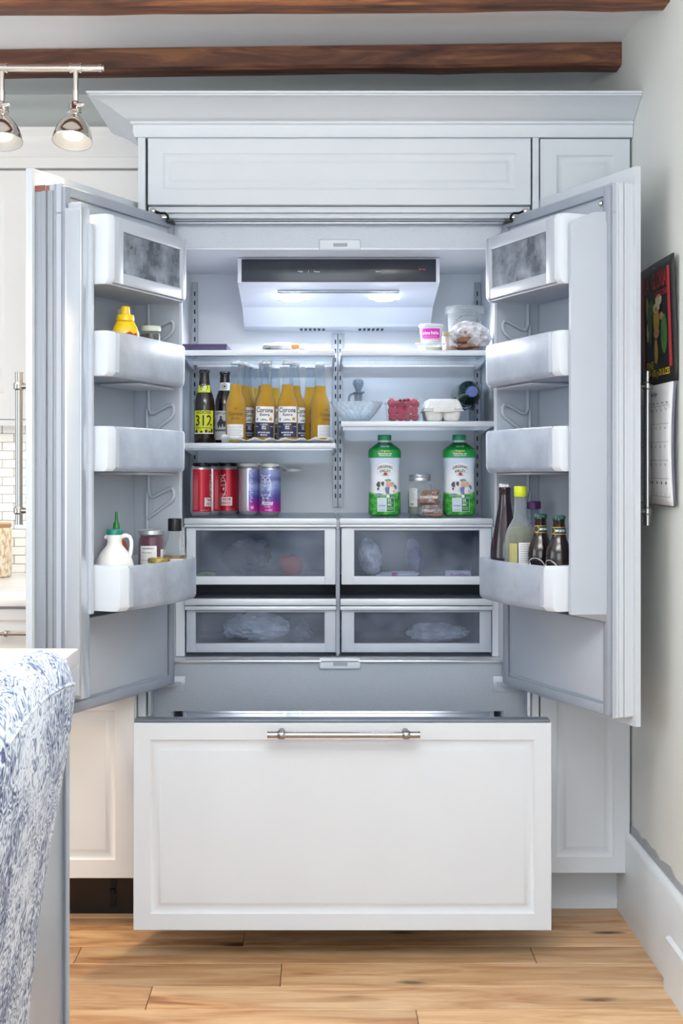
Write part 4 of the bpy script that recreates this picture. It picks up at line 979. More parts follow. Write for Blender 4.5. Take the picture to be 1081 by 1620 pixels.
lines_(lb, M['inkw'], [(-.022+.005*k, -.0185+.005*k, .0165, .0175) for k in range(8)], f2, 'fine_print')
t = thing('sauce_cup', 'small clear cup of orange sauce between the tub and the bagged bread', 'cup', (X(712, 4.03), 4.03-CD, ZS1))
MB().lathe([(0, .001), (.022, 0), (.0265, .055), (.029, .056), (.029, .060), (0, .061)], 28).obj('cup', clear('milky_cup', op=.45, edge=.8, body=(226, 214, 206), rough=.2), t)
MB().lathe([(0, .002), (.0212, .002), (.0222, .020), (0, .020)], 24).obj('sauce', mat('orange_sauce', (190, 104, 66), .4, var=.1, scale=40), t)
MB().lathe([(.0292, .0525), (.0296, .0605), (.027, .0615), (.0265, .0525)], 28, mod=lambda a, z: 1+.01*math.sin(a*18)).obj('crinkled_rim', mat('tan_rim', (206, 180, 140), .5, var=.15, scale=80), t)
t = thing('deli_container', 'tall clear deli container with specks inside, behind the bagged bread', 'container', (X(736, 4.13), 4.13-CD, ZS1))
DP = [(0, .002), (.046, 0), (.048, .003), (.0545, .128), (.060, .129), (.061, .132), (.061, .146), (.058, .148), (.055, .146), (0, .146)]
MB().lathe(DP, 40).obj('tub', M['clearpl'], t)
MB().lathe([(.0615, .126), (.0625, .128), (.0625, .149), (.0605, .1505), (.0605, .128)], 40).obj('lid_rim', M['clearpl'], t)
mb = MB(); rnd = random.Random(4)
for k in range(60):
    a = rnd.uniform(0, 2*PI); z = rnd.uniform(.03, .125); r = .046+.0055*z/.125; mb.ball((r*math.cos(a), r*math.sin(a), z), rnd.uniform(.0008, .0022), 1)
o = mb.obj('herb_specks', M['ink'], t); o['kind'] = 'stuff'
mb = MB().ball((.004, -.01, .07), .022, 2, (1.2, 1, .8), .2, 3); mb.obj('greens', mat('grey_green_scraps', (92, 100, 92), .7, var=.3, scale=60), t)
lines_(t, M['navy'], [(.036, .052, .06, .105)], onprof([(.048, .003), (.0545, .128)], .55, .001), 'label')
t = thing('bagged_bread', 'loaf slices in a crinkled clear bag at the right end of the upper shelf', 'bread', (X(746, 3.985), 3.985-CD, ZS1))
mbread = mat('bread_crust', (146, 104, 78), .8, var=.2, scale=30, bump=.3)
for k, (z, xx, w_) in enumerate(((.014, 0, .046), (.034, .004, .044), (.053, .002, .038))):
    mb = crumple((xx-.006, 0, z), 1, (w_, .045, .0105), 20+k, .12, 3, .002, .6); mb.obj('bread_slice', mbread, t, 60)
crumple((0, 0, .043), 1, (.059, .058, .050), 9, .16, 4, .0006).obj('bag', M['bag'], t, 25)
# ---------------------------------------------------------------- bowl shelf
t = thing('glass_bowl', 'wide cut glass bowl standing by the centre shelf track', 'bowl', (X(564.5, 3.99), 3.99-CD, ZS3))
gb = [(0, .001), (.030, 0), (.036, .002), (.040, .008), (.058, .026), (.072, .046), (.0775, .057), (.0785, .0585), (.0765, .0585), (.070, .047), (.056, .030), (.038, .013), (0, .010)]
MB().lathe(gb, 96, mod=lambda a, z: 1+.012*math.sin(a*24+z*90)*(z > .004)).obj('bowl', M['cutglass'], t, 50)
mb = MB()
for k in range(24):
    for sg in (-1, 1):
        pts = []
        for i in range(9):
            z = .010+.046*i/8; r = prof_r(gb[3:7], z)+.0006; a = 2*PI*k/24+sg*i*.05
            pts.append((r*math.cos(a), r*math.sin(a), z))
        mb.tube(pts, .0009, 5, False)
o = mb.obj('cut_ridges', M['cutglass'], t); o['kind'] = 'stuff'
t = thing('glass_cruet', 'small glass cruet with handle and ball stopper behind the cut glass bowl', 'cruet', (X(567, 4.20), 4.20-CD, ZS3))
cr = [(0, .002), (.034, 0), (.036, .004), (.034, .020), (.024, .046), (.0155, .064), (.0125, .076), (.0130, .092), (.0165, .098), (.0155, .0995), (.011, .094), (0, .094)]
mg = clear('grey_cruet_glass', op=.24, edge=.8, body=(176, 184, 192), rough=.06, tint=(200, 206, 212), var=.12, scale=25)
MB().lathe(cr, 32).obj('body', mg, t)
MB().tube([(-.0125, 0, .094), (-.022, 0, .093), (-.029, 0, .084), (-.030, 0, .070), (-.026, 0, .056), (-.021, 0, .050)], .0042, 10).obj('handle', mg, t)
MB().tube([(.010, 0, .0965), (.0165, 0, .099), (.020, 0, .1005)], [.006, .004, .002], 10).obj('spout', mg, t)
MB().lathe([(0, .094), (.008, .094), (.009, .101), (.0095, .107), (.016, .120), (.0175, .128), (.0150, .137), (.008, .142), (0, .143)], 24).obj('stopper', mg, t)
t = thing('berry_punnet', 'clear plastic punnet of raspberries between the bowl and the egg carton', 'punnet', (X(638, 4.0), 4.0-CD, ZS3))
def frustum(mb, w0, d0, w1, d1, z0, z1, close=(1, 1), b=0):
    A = [mb.bm.verts.new((sx_*w0, sy_*d0, z0)) for sx_, sy_ in ((-1, -1), (1, -1), (1, 1), (-1, 1))]; B = [mb.bm.verts.new((sx_*w1, sy_*d1, z1)) for sx_, sy_ in ((-1, -1), (1, -1), (1, 1), (-1, 1))]
    for k in range(4): mb.bm.faces.new((A[k], A[(k+1) % 4], B[(k+1) % 4], B[k]))
    if close[0]: mb.bm.faces.new(A[::-1])
    if close[1]: mb.bm.faces.new(B)
    return mb
mb = frustum(MB(), .047, .047, .053, .053, 0, .054, (1, 0)); o = mb.obj('tray', M['clearpl'], t, 0)
md = o.modifiers.new('bev', 'BEVEL'); md.width = .008; md.segments = 3
mb = MB().box(-.057, .057, -.057, .057, .0535, .056, .001); frustum(mb, .052, .052, .049, .049, .056, .070, (0, 1)); mb.obj('lid', M['clearpl'], t)
mb = MB()
for k in (-1, 0, 1): mb.ball((k*.0115, -.0535, .062), .0046, 2, (1, .3, .8))
mb.obj('vent_holes', mat('dark_red_shadow', (80, 12, 30), .5), t)
m_rasp = mat('raspberry_red', (190, 28, 84), .4, var=.12, scale=60)
rm = MB()
rm.ball((0, 0, 0), .0095, 2)
for i in range(40):
    ph = math.acos(1-2*(i+.5)/40); th = PI*(1+5**.5)*i
    rm.ball((.0092*math.sin(ph)*math.cos(th), .0092*math.sin(ph)*math.sin(th), .0105*math.cos(ph)), .0033, 1)
rme = bpy.data.meshes.new('raspberry'); rm.bm.to_mesh(rme); rm.bm.free(); rme.materials.append(m_rasp)
for p in rme.polygons: p.use_smooth = True
rnd = random.Random(6); cx, cy = X(638, 4.0), .30
for lay in range(3):
    for i in range(4):
        for j in range(3 if lay else 2):
            o = bpy.data.objects.new('raspberry', rme); COL.objects.link(o)
            o.location = (cx-.033+.022*i+rnd.uniform(-.0045, .0045), cy-.034+.0235*j, ZS3+.0135+.0205*lay+rnd.uniform(-.003, .003)*(lay > 0)); o.rotation_euler = (rnd.uniform(-.5, .5), rnd.uniform(-.5, .5), rnd.uniform(0, 6)); o.scale = (rnd.uniform(.92, 1.05),)*3
            tag(o, 'red raspberry in the punnet, %s layer, %s row, %s' % (('bottom', 'middle', 'top')[lay], ('front', 'second', 'third')[j], ('at the left end', 'second from left', 'third from left', 'at the right end')[i]), 'raspberry', 'raspberries in the punnet')
t = thing('egg_carton', 'white moulded pulp egg carton beside the raspberry punnet', 'egg carton', (X(698.5, 4.0), 4.0-CD, ZS3))
m_pulp = mat('white_paper_pulp', (222, 222, 220), .9, var=.05, scale=50, bump=.35)
mb = MB()
for k in (-1, 1):
    for j in (-1, 0, 1):
        mb.lathe([(0, 0), (.020, 0), (.0235, .004), (.029, .030), (.0295, .032)], 20, (k*.0255, j*.05, 0), 3.0)
mb.box(-.058, .058, -.083, .083, .029, .034, .003); mb.obj('cup_tray', m_pulp, t, 50)
mb = frustum(MB(), .0575, .082, .044, .066, .0345, .066); o = mb.obj('lid', m_pulp, t, 0)
md = o.modifiers.new('bev', 'BEVEL'); md.width = .006; md.segments = 3
MB().box(-.030, .030, -.0865, -.0835, .026, .042, .0012).obj('lid_flap', m_pulp, t)
# lying bottle on a clear cradle
byc, bz = 4.02, CZ-(622-VY)*3.98/F
xb_ = X(742, 3.98); t = thing('wine_bottle', 'dark green bottle lying on its side with blue cap facing out', 'bottle', (xb_+.004, .29, bz+.002), 0, None, math.radians(90), 0)
MB().lathe([(0, -.21), (.03, -.21), (.037, -.205), (.037, -.03), (.034, -.008), (.026, .008), (.017, .018), (.0145, .026), (.0145, .055), (.0, .055)], 36).obj('glass', M['greenglass'], t, 50)
MB().lathe([(.0148, .040), (.0168, .041), (.0168, .068), (.015, .071), (0, .071)], 30, mod=lambda a, z: 1+.012*math.sin(a*30)).obj('screw_cap', mat('blue_cap', (72, 92, 156), .35), t)
t = thing('bottle_cradle', 'curved translucent cradle holding the lying green bottle', 'rack', (0, 0, 0))
mb = MB(); arc = []
for i in range(25):
    q = i/24; a = -PI*.93+q*PI*.83
    arc.append((xb_+.004+.0425*math.cos(a), bz+.0425*math.sin(a)))
arc = [(xb_-.053, ZS3+.0015), (xb_-.051, ZS3+.02)]+[p for p in arc if p[0] < xb_+.03]+[(xb_+.046, bz+.012), (xb_+.054, bz+.036)]
outer = [(x*1.0, z) for x, z in arc]
V0 = [mb.bm.verts.new((x, .392, z)) for x, z in arc]; V1 = [mb.bm.verts.new((x, .56, z)) for x, z in arc]
for k in range(len(arc)-1): mb.bm.faces.new((V0[k], V0[k+1], V1[k+1], V1[k]))
mb.obj('cradle', clear('grey_cradle', op=.5, edge=.8, body=(160, 170, 184), tint=(190, 200, 210), rough=.15), t, 60, thick=.002)
MB().box(xb_+.030, xb_+.034, .40, .55, ZS3, bz-.024).obj('support', bpy.data.materials['grey_cradle'], t, 0)
# ---------------------------------------------------------------- milk bottles
mm, tt, b_ = nt('milk_bottle_print'); tc = coord(tt, (1, 1, 1)); sx = N(tt, 'ShaderNodeSeparateXYZ'); tt.links.new(tc, sx.inputs[0])
nz = noise(tt, coord(tt, (1, 1, 1)), 38, 3)
wv = N(tt, 'ShaderNodeMath', operation='MULTIPLY_ADD'); wv.inputs[1].default_value = .010; tt.links.new(nz, wv.inputs[0]); tt.links.new(sx.outputs['Z'], wv.inputs[2])
ax = N(tt, 'ShaderNodeMath', operation='ABSOLUTE'); tt.links.new(sx.outputs['X'], ax.inputs[0])
sub = N(tt, 'ShaderNodeMath', operation='MULTIPLY_ADD'); sub.inputs[1].default_value = -.22; tt.links.new(ax.outputs[0], sub.inputs[0]); tt.links.new(wv.outputs[0], sub.inputs[2])
lo = ramp(tt, sub.outputs[0], [(.0, (1, 1, 1)), (.0655, (1, 1, 1)), (.0685, (0, 0, 0)), (1, (0, 0, 0))])
hi = ramp(tt, sx.outputs['Z'], [(.0, (0, 0, 0)), (.1745, (0, 0, 0)), (.1750, (1, 1, 1)), (1, (1, 1, 1))])
grass = ramp(tt, noise(tt, coord(tt, (1, 1, 1)), 70, 4), [(.3, lin((24, 120, 52))), (.5, lin((58, 166, 66))), (.7, lin((120, 200, 90)))])
top = ramp(tt, sx.outputs['Z'], [(.175, lin((28, 150, 66))), (.198, lin((24, 138, 58))), (.213, lin((16, 92, 50)))])
sky = ramp(tt, sx.outputs['Z'], [(.07, lin((236, 240, 244))), (.12, lin((232, 238, 246))), (.172, lin((196, 214, 240)))])
m1 = N(tt, 'ShaderNodeMixRGB'); tt.links.new(lo, m1.inputs[0]); tt.links.new(sky, m1.inputs[1]); tt.links.new(grass, m1.inputs[2])
m2 = N(tt, 'ShaderNodeMixRGB'); tt.links.new(hi, m2.inputs[0]); tt.links.new(m1.outputs[0], m2.inputs[1]); tt.links.new(top, m2.inputs[2])
tt.links.new(m2.outputs[0], b_.inputs['Base Color']); b_.inputs['Roughness'].default_value = .3
MP = [(0, .002), (.040, 0), (.046, .003), (.0482, .010), (.0482, .060), (.0475, .070), (.0452, .085), (.0442, .11), (.0446, .135), (.0468, .155), (.0488, .172), (.0492, .180), (.0492, .190), (.0480, .1965), (.0465, .2), (.0370, .2070), (.0280, .2138), (.0205, .2190), (.0195, .2205)]
NE = 3.2
def milkmap(e):
    def f(u, v):
        a = prof_r(MP, v)
        k = max(0, 1-(min(abs(u), a*.98)/a)**NE)**(1/NE)
        return (u, -(a*k+e), v)
    return f
def milk():
    t = thing('milk_bottle', 'x', 'bottle', (0, 0, 0), 0, 'milk bottles on the lowest shelf')
    MB().lathe(MP, 64, n=NE).obj('bottle', mm, t, 50)
    MB().lathe([(.0195, .2185), (.0195, .2275), (.0, .2275)], 32).obj('collar', M['white_plastic'], t)
    MB().lathe([(.0200, .2272), (.0205, .2285), (.0205, .2415), (.0195, .2435), (0, .244)], 40, mod=lambda a, z: 1+.012*math.sin(a*28)).obj('cap', mat('teal_green_cap', (34, 160, 110), .35, var=.02), t)
    lb = MB().patch(-.0235, .0270, .0135, .0545, 8, 4, milkmap(.0012)).obj('panel_frame', M['inkw'], t, 0)
    lines_(lb, mat('pale_blue_panel', (204, 218, 232), .4), [(-.0225, .0035, .0145, .0535)], milkmap(.0018), 'note_panel')
    lines_(lb, mat('dark_green_panel', (20, 120, 50), .4), [(.0045, .0262, .0145, .0535)], milkmap(.0018), 'fat_panel')
    lettering(lb, M['ink'], [('So Simple', -.0095, .031, .020, .006), ('2 QT (1.89 L)', -.0095, .018, .020, .003)], milkmap(.0024))
    lettering(lb, M['inkw'], [('0%', .0125, .047, .010, .0085), ('Fat Free', .015, .040, .014, .0035), ('Milk', .0135, .034, .012, .0055), ('PASTEURIZED', .0150, .026, .018, .0022), ('HOMOGENIZED', .0150, .021, .018, .0022)], milkmap(.0024))
    ov = MB().poly([(.0265*math.cos(a), .1425+.0165*math.sin(a)) for a in [2*PI*i/28 for i in range(28)]], milkmap(.0028)).obj('white_oval', M['inkw'], t, 0)
    lettering(t, M['ink'], [('ORGANIC', 0, .1485, .046, .0090, .0060), ('VALLEY', 0, .1362, .034, .0085, .0040)], milkmap(.0036))
    lettering(t, M['inkw'], [('SINCE 1988', 0, .208, .024, .0032)] , milkmap(.0014))
    lettering(t, mat('yellow_green_ink', (208, 224, 60), .5), [('Organic', 0, .1945, .028, .0065)], milkmap(.0012), 'yellow_lettering')
    lettering(t, M['inkw'], [('Fresh from our', 0, .1868, .040, .0055), ('Family Farms', 0, .1805, .036, .005)], milkmap(.0012))
    F_ = milkmap(.0034)
    def bl(nm, c, items):
        mb = MB()
        for cx, cz, ru, rz_, w_ in items: mb.poly([(cx+ru*math.cos(a)*(1+w_*math.sin(3*a+cx*99)), cz+rz_*math.sin(a)) for a in [2*PI*i/16 for i in range(16)]], F_)
        mb.obj(nm, mat('milk_'+nm, c, .5, var=.08, scale=200), t, 0)
    lines_(t, M['redink'], [(-.0045, .0055, .1225, .127)], F_, 'barn')
    MB().poly([(-.006, .127), (.007, .127), (.003, .1305), (-.002, .1305)], F_).obj('barn_roof', M['redink'], t, 0)
    lines_(t, mat('leaf_green', (60, 150, 60), .5), [(-.011, .012, .1212, .1225)], F_, 'barn_ground')
    bl('cow_white', (226, 228, 228), [(-.014, .0900, .014, .016, .1)])
    F_ = milkmap(.0042)
    bl('cow_patches', (72, 76, 80), [(-.020, .0945, .0055, .0085, .25), (-.0075, .0965, .0045, .007, .25), (-.021, .0815, .003, .004, .2)])
    bl('jeans_blue', (96, 116, 168), [(.0075, .0775, .0085, .0115, .1), (.0285, .086, .006, .008, .1)])
    bl('shirt_pink', (214, 160, 160), [(.008, .0935, .0062, .0105, .1)])
    bl('cap_green', (120, 150, 140), [(.008, .1065, .0095, .0042, .1)])
    F_ = milkmap(.0048)
    bl('child_shirt', (232, 228, 226), [(.0205, .0775, .0095, .0115, .1)])
    bl('skin_tone', (226, 170, 140), [(.0095, .100, .005, .005, .05), (.0205, .0925, .0062, .0065, .05), (.026, .0745, .003, .004, .1)])
    F_ = milkmap(.0054)
    bl('child_hair', (196, 178, 140), [(.0208, .0975, .0066, .0042, .1)])
    bl('rock_grey', (130, 150, 160), [(-.018, .0635, .0105, .0048, .15), (.0215, .0575, .0055, .0034, .2)])
    bl('seal_white', (230, 236, 234), [(.008, .0595, .005, .0045, .02)])
    return t
a = milk(); a['label'] = 'green and white milk bottle left of the metal-lidded jar'; a.location = (X(608.5, 4.05), .35, ZC1)
b = dup(a, (X(726.5, 4.045), .345, ZC1), -.03, 'green and white milk bottle at the right, by the side wall'); 
# mason jar and wrapped sandwiches
t = thing('glass_jar', 'glass jar with a metal screw lid and white label between the milk bottles', 'jar', (X(664.5, 4.09), .39, ZC1), .0)
JP = [(0, .002), (.030, 0), (.0355, .004), (.037, .012), (.037, .086), (.0345, .098), (.0305, .103), (.0305, .108)]
MB().lathe(JP, 36).obj('glass', M['clearpl'], t)
MB().lathe([(0, .004), (.034, .004), (.0352, .03), (.0352, .070), (0, .074)], 30).obj('contents', mat('grey_green_contents', (138, 146, 134), .6, var=.2, scale=40), t)
MB().lathe([(.0322, .104), (.0335, .105), (.0335, .112), (.0328, .114), (.0335, .116), (.0335, .122), (.0315, .1245), (0, .1245)], 40).obj('screw_lid', M['foil'], t)
lb = lines_(t, M['paper'], [(-.040, -.010, .026, .082)], cyl(.037, 0, .0008), 'label')
lines_(lb, M['ink'], [(-.037, -.016-.003*(k % 3), .077-.0045*k, .0777-.0045*k) for k in range(8)]+[(-.034+.0022*k, -.0330+.0022*k, .030, .037) for k in range(6)], cyl(.037, 0, .0015), 'fine_print')
for k, (zz, px, rz_, hh, lab) in enumerate(((0, 681.5, .1, .036, 'lower film-wrapped sandwich half lying in front of the glass jar'), (.0372, 678.5, -.25, .042, 'upper film-wrapped sandwich half leaning on the lower one'))):
    t = thing('wrapped_sandwich', lab, 'sandwich', (X(px, 4.0)-.0, .288, ZC1+zz), rz_, 'film-wrapped sandwiches')
    for j, (za, zb_, c) in enumerate(((.001, .34, (158, 108, 88)), (.34, .62, (222, 196, 184)), (.62, .97, (150, 104, 80)))):
        crumple((0, 0, hh*(za+zb_)/2), 1, (.030, .034, hh*(zb_-za)*.56), 40+j+k*5, .1, 3, .0008, .5).obj(('bread', 'filling', 'bread')[j], mat('sandwich_%d_%d' % (k, j), c, .8, var=.2, scale=70, bump=.3), t, 60)
    crumple((0, 0, hh*.5), 1, (.036, .041, hh*.56), 60+k, .14, 4, .0003, .6).obj('film_wrap', M['film'], t, 25)
MB().ball((X(613, 3.86), .17, ZC1+.003), .004, 2, (1.6, 1, .6), .3, 2)
tag(MB().ball((X(613, 3.868), .168, ZC1+.0022), .0036, 2, (1.9, 1, .6), .25, 2).obj('green_scrap', mat('teal_scrap', (30, 140, 100), .5), None), 'tiny green plastic scrap on the edge under the left milk bottle', 'scrap')
# ---------------------------------------------------------------- things in the crispers
m_tom = mat('tomato_red', (176, 40, 44), .35, var=.06)
t = thing('red_apple', 'round red apple seen through the upper left crisper window', 'apple', (X(461, 4.0), .26, .9215))
MB().lathe([(0, .004), (.012, .0), (.026, .010), (.036, .030), (.037, .042), (.030, .060), (.016, .068), (.006, .064), (0, .060)], 28).obj('fruit', m_tom, t, 60)
MB().tube([(0, 0, .060), (.003, 0, .076)], .0015, 6).obj('stem', M['brownink'], t)
m_grn = mat('leaf_green_veg', (104, 140, 60), .5, var=.25, scale=40)
tag(crumple((X(326, 3.98), .26, .931), 1, (.034, .04, .0105), 71, .2, 3).obj('green_vegetable', m_grn, None, 60), 'green vegetable at the left corner of the upper left crisper', 'vegetable')
m_cr = mat('grey_produce_wrap', (112, 122, 138), .5, var=.2, scale=12)
for (px, D, z0, sx_, sy_, sz, sd, m_, nm, lab, cat) in (
    (392, 4.08, .9215, .075, .06, .052, 81, M['frost'], 'produce_bag', 'dim bag of produce at the back of the upper left crisper', 'bag'),
    (585, 3.98, .9215, .036, .05, .060, 82, M['bagwhite'], 'produce_bag', 'crinkled white bag at the left of the upper right crisper', 'bag'),
    (655, 4.06, .9215, .030, .05, .058, 83, mat('lilac_bag', (150, 148, 180), .4, var=.2, scale=20), 'produce_bag', 'lilac grey bag standing in the middle of the upper right crisper', 'bag'),
    (630, 3.95, .9215, .060, .035, .012, 84, M['bagw'], 'produce_bag', 'flat white bag with a pink print in the upper right crisper', 'bag'),
    (402, 3.975, .726, .105, .06, .050, 85, M['bagwhite'], 'ice_bag', 'large clear crinkled bag of white pieces in the lower left crisper', 'bag'),
    (470, 4.02, .726, .055, .06, .040, 86, M['frost'], 'herb_box', 'clear box of green herbs in the lower left crisper', 'box'),
    (688, 3.99, .726, .095, .07, .034, 87, M['bagwhite'], 'produce_bag', 'crumpled clear bag of pale food in the lower right crisper', 'bag')):
    t = thing(nm, lab, cat, (X(px, D), D-CD, z0))
    crumple((0, 0, sz), 1, (sx_, sy_, sz), sd, .16, 4, .0006).obj('wrapper', m_, t, 25)
    if nm == 'ice_bag':
        for k in range(9): crumple((-.07+.02*k, .005*(-1)**k, .03+.012*(k % 3)), 1, (.018, .02, .018), 90+k, .2, 2, .002).obj('white_piece', M['white_plastic'], t, 0)
    elif nm == 'herb_box':
        mb = MB(); rnd = random.Random(3)
        for k in range(10):
            x = -.02+.04*rnd.random(); mb.tube([(x, -.03, .02+.05*rnd.random()*.4), (x+.015*(rnd.random()-.5), -.032, .036+.02*rnd.random()), (x+.03*(rnd.random()-.5), -.03, .05+.02*rnd.random())], .0012, 5)
        o = mb.obj('herb_sprigs', mat('herb_green', (40, 130, 80), .5, var=.2), t)
    elif sd == 87: crumple((.02, 0, .025), 1, (.06, .05, .02), 99, .15, 3, .002).obj('pale_food', mat('pale_food', (190, 206, 208), .6, var=.1), t, 60)
    elif sd == 84: MB().ball((-.012, -.028, .014), .009, 2, (1, .5, .8), .15, 5).obj('pink_print', mgt, t)
t = thing('snack_packet', 'white packet with pink script lettering in the upper right crisper', 'packet', (X(724, 3.93), .235, .921), -.1)
MB().box(-.036, .04, -.012, .012, 0, .026, .004, 3).obj('packet', M['paper'], t)
lettering(t, mgt, [('Snickles', .006, .013, .054, .012, 0, .3)], flat(-.0128))
# ---------------------------------------------------------------- door bins: left
DL, DR_ = DOORS['left'], DOORS['right']
FL = lambda b: ZB[b][0]+.0055
yel = mat('mustard_yellow', (246, 204, 20), .32, var=.02)
t = thing('mustard_bottle', 'yellow squeeze mustard bottle in the left door bin', 'bottle', DL.w(.322, .052, FL(2)), .25)
MU = [(0, .001), (.030, 0), (.0345, .004), (.0358, .03), (.0358, .108), (.0350, .120), (.030, .135), (.0225, .149), (.0215, .151)]
MB().lathe(MU, 36, ay=.72, n=2.3).obj('body', yel, t, 50)
MB().lathe([(.0200, .150), (.0228, .1505), (.0228, .164), (.0215, .166), (.0128, .167), (.0108, .186), (.008, .1885), (0, .189)], 32).obj('cap', yel, t, 35)
f = lambda u, v: (u, -(.72*prof_r(MU, v)*math.sqrt(max(0, 1-(u/prof_r(MU, v))**2))+.0022), v)
lb = MB().poly([(-.006, .092), (.020, .095), (.029, .108), (.026, .119), (.018, .116), (.010, .122), (.000, .118), (-.008, .113), (-.010, .100)], f).obj('red_badge', M['redink'], t, 0)
lettering(lb, M['inkw'], [('MUSTARD', .009, .106, .028, .006, -.002)], lambda u, v: (f(u, v)[0], f(u, v)[1]-.001, v))
t = thing('squeeze_bottle', 'bottle with a square translucent cap behind the mustard bottle', 'bottle', DL.w(.232, -.012, FL(2)))
MB().lathe([(0, .001), (.022, 0), (.024, .004), (.024, .12), (.018, .135), (.013, .142), (.013, .15)], 28).obj('body', M['clearpl'], t)
MB().lathe([(.016, .146), (.0165, .147), (.0165, .190), (.0155, .192), (0, .192)], 32, n=4).obj('cap', clear('milky_cap', op=.55, edge=.8, body=(206, 210, 214)), t)
t = thing('olive_jar', 'dark jar with a pale green lid beside the mustard bottle', 'jar', DL.w(.170, .035, FL(2)))
MB().lathe([(0, .001), (.024, 0), (.027, .004), (.027, .124), (.025, .132), (.0245, .137)], 32).obj('glass', M['clearpl'], t)
MB().lathe([(0, .003), (.0255, .003), (.0258, .130), (0, .131)], 28).obj('contents', mat('black_olives', (34, 32, 34), .3, var=.2, scale=70), t)
MB().lathe([(.0270, .1365), (.0278, .1375), (.0278, .149), (.0262, .1515), (0, .152)], 40, mod=lambda a, z: 1+.006*math.sin(a*40)).obj('lid', mat('pale_green_lid', (206, 216, 200), .35), t)
lines_(t, M['paper'], [(-.026, .030, .04, .112)], cyl(.027, 0, .0006), 'label')
# left bottom bin
white_jug = mat('cream_white_jug', (234, 232, 228), .4, var=.015)
t = thing('syrup_jug', 'round white syrup jug with teal cap and loop handle in the left bin', 'jug', DL.w(.388, .062, FL(4)), .1)
JG = [(0, .001), (.042, 0), (.048, .006), (.050, .03), (.050, .085), (.0485, .100), (.044, .116), (.036, .131), (.027, .142), (.0195, .151), (.018, .159), (.0205, .171), (.020, .177)]
MB().lathe(JG, 40).obj('body', white_jug, t, 50)
MB().tube([(.018, 0, .172), (.029, 0, .175), (.038, 0, .171), (.0425, 0, .160), (.0425, 0, .147), (.0405, 0, .132), (.038, 0, .122)], [.006, .0055, .005, .005, .005, .0055, .006], 10).obj('handle', white_jug, t, 60)
MB().tube([(-.016, 0, .171), (-.025, 0, .169)], [.009, .004], 10).obj('spout', white_jug, t)
MB().lathe([(.0195, .176), (.0205, .177), (.0205, .189), (.0195, .1905), (0, .191)], 36, mod=lambda a, z: 1+.012*math.sin(a*26)).obj('cap', mat('teal_cap', (20, 124, 112), .35), t)
t = thing('chilli_sauce_bottle', 'red sauce bottle with a green nozzle cap behind the white jug', 'bottle', DL.w(.256, -.018, FL(4)))
MB().lathe([(0, .001), (.026, 0), (.029, .004), (.029, .125), (.026, .145), (.018, .160), (.015, .168)], 30).obj('body', mat('chilli_sauce_red', (166, 74, 44), .3, var=.05), t, 50)
MB().lathe([(.015, .166), (.0175, .167), (.0175, .176), (.016, .178), (.010, .181), (.0085, .196), (.0045, .204), (.0035, .226), (.002, .229), (0, .229)], 28).obj('nozzle_cap', mat('green_nozzle', (24, 128, 50), .35), t)
t = thing('jam_jar', 'dark red jam jar with a silver lid in the left door bin', 'jar', DL.w(.184, .045, FL(4)), .2)
MB().lathe([(0, .001), (.031, 0), (.034, .004), (.034, .146), (.032, .157), (.030, .161), (.030, .167)], 34).obj('glass', M['glass'], t)
MB().lathe([(0, .003), (.0325, .003), (.0325, .155), (.028, .163), (0, .163)], 30).obj('jam', mat('dark_red_jam', (92, 20, 44), .3, var=.08), t)
MB().lathe([(.0318, .1665), (.034, .168), (.034, .177), (.032, .1795), (.026, .1795), (.0255, .1785), (0, .1785)], 40).obj('lid', M['foil'], t)
lb = lines_(t, M['paper'], [(-.035, .012, .030, .138)], cyl(.034, 0, .0008), 'label'); lines_(t, M['paper'], [(.024, .040, .030, .128)], cyl(.034, 0, .0008), 'side_label')
lettering(lb, M['ink'], [('BLACKBERRY', -.010, .131, .030, .0035), ('Pure Jam', -.014, .120, .024, .004)], cyl(.034, 0, .0015)); lines_(lb, M['ink'], [(-.032, .004, .100-.012*k, .1008-.012*k) for k in range(4)], cyl(.034, 0, .0015), 'fine_print')
t = thing('small_jar', 'small jar with a gold lid in front of the jam jar', 'jar', DL.w(.262, .116, FL(4)))
MB().lathe([(0, .001), (.024, 0), (.026, .004), (.026, .094), (.024, .100)], 28).obj('glass', M['clearpl'], t)
MB().lathe([(0, .003), (.0245, .003), (.0245, .080), (0, .081)], 24).obj('contents', mat('ochre_spread', (150, 128, 70), .5, var=.1), t)
MB().lathe([(.0275, .099), (.0288, .100), (.0288, .109), (.027, .1115), (.022, .1115), (.0215, .1105), (0, .111)], 36).obj('lid', mat('gold_lid', (196, 176, 96), .25, .7, var=.15, scale=40), t)
t = thing('clear_bottle', 'clear ribbed bottle with a black cap at the hinge end of the left bin', 'bottle', DL.w(.158, .102, FL(4)))
CB = [(0, .001), (.028, 0), (.0305, .004), (.0305, .105), (.0290, .122), (.0225, .142), (.0170, .160), (.0155, .172), (.0155, .178)]
MB().lathe(CB, 36).obj('glass', M['clearpl'], t, 50)
MB().lathe([(0, .004), (.0285, .004), (.0285, .09), (0, .09)], 28).obj('contents', mat('pale_beige_dressing', (206, 196, 180), .5), t)
lines_(t, M['paper'], [(-.03, .03, .02, .104)], cyl(.0305, 0, .0008), 'label'); lines_(t, mat('bronze_band', (150, 120, 90), .4, .3), [(-.046, .046, .104, .113)], cyl(.0303, 0, .0012), 'gold_band')
MB().lathe([(.0170, .176), (.0185, .177), (.0185, .207), (.017, .2095), (0, .21)], 44, mod=lambda a, z: 1+.012*math.sin(a*34)).obj('cap', M['blackmetal'], t)
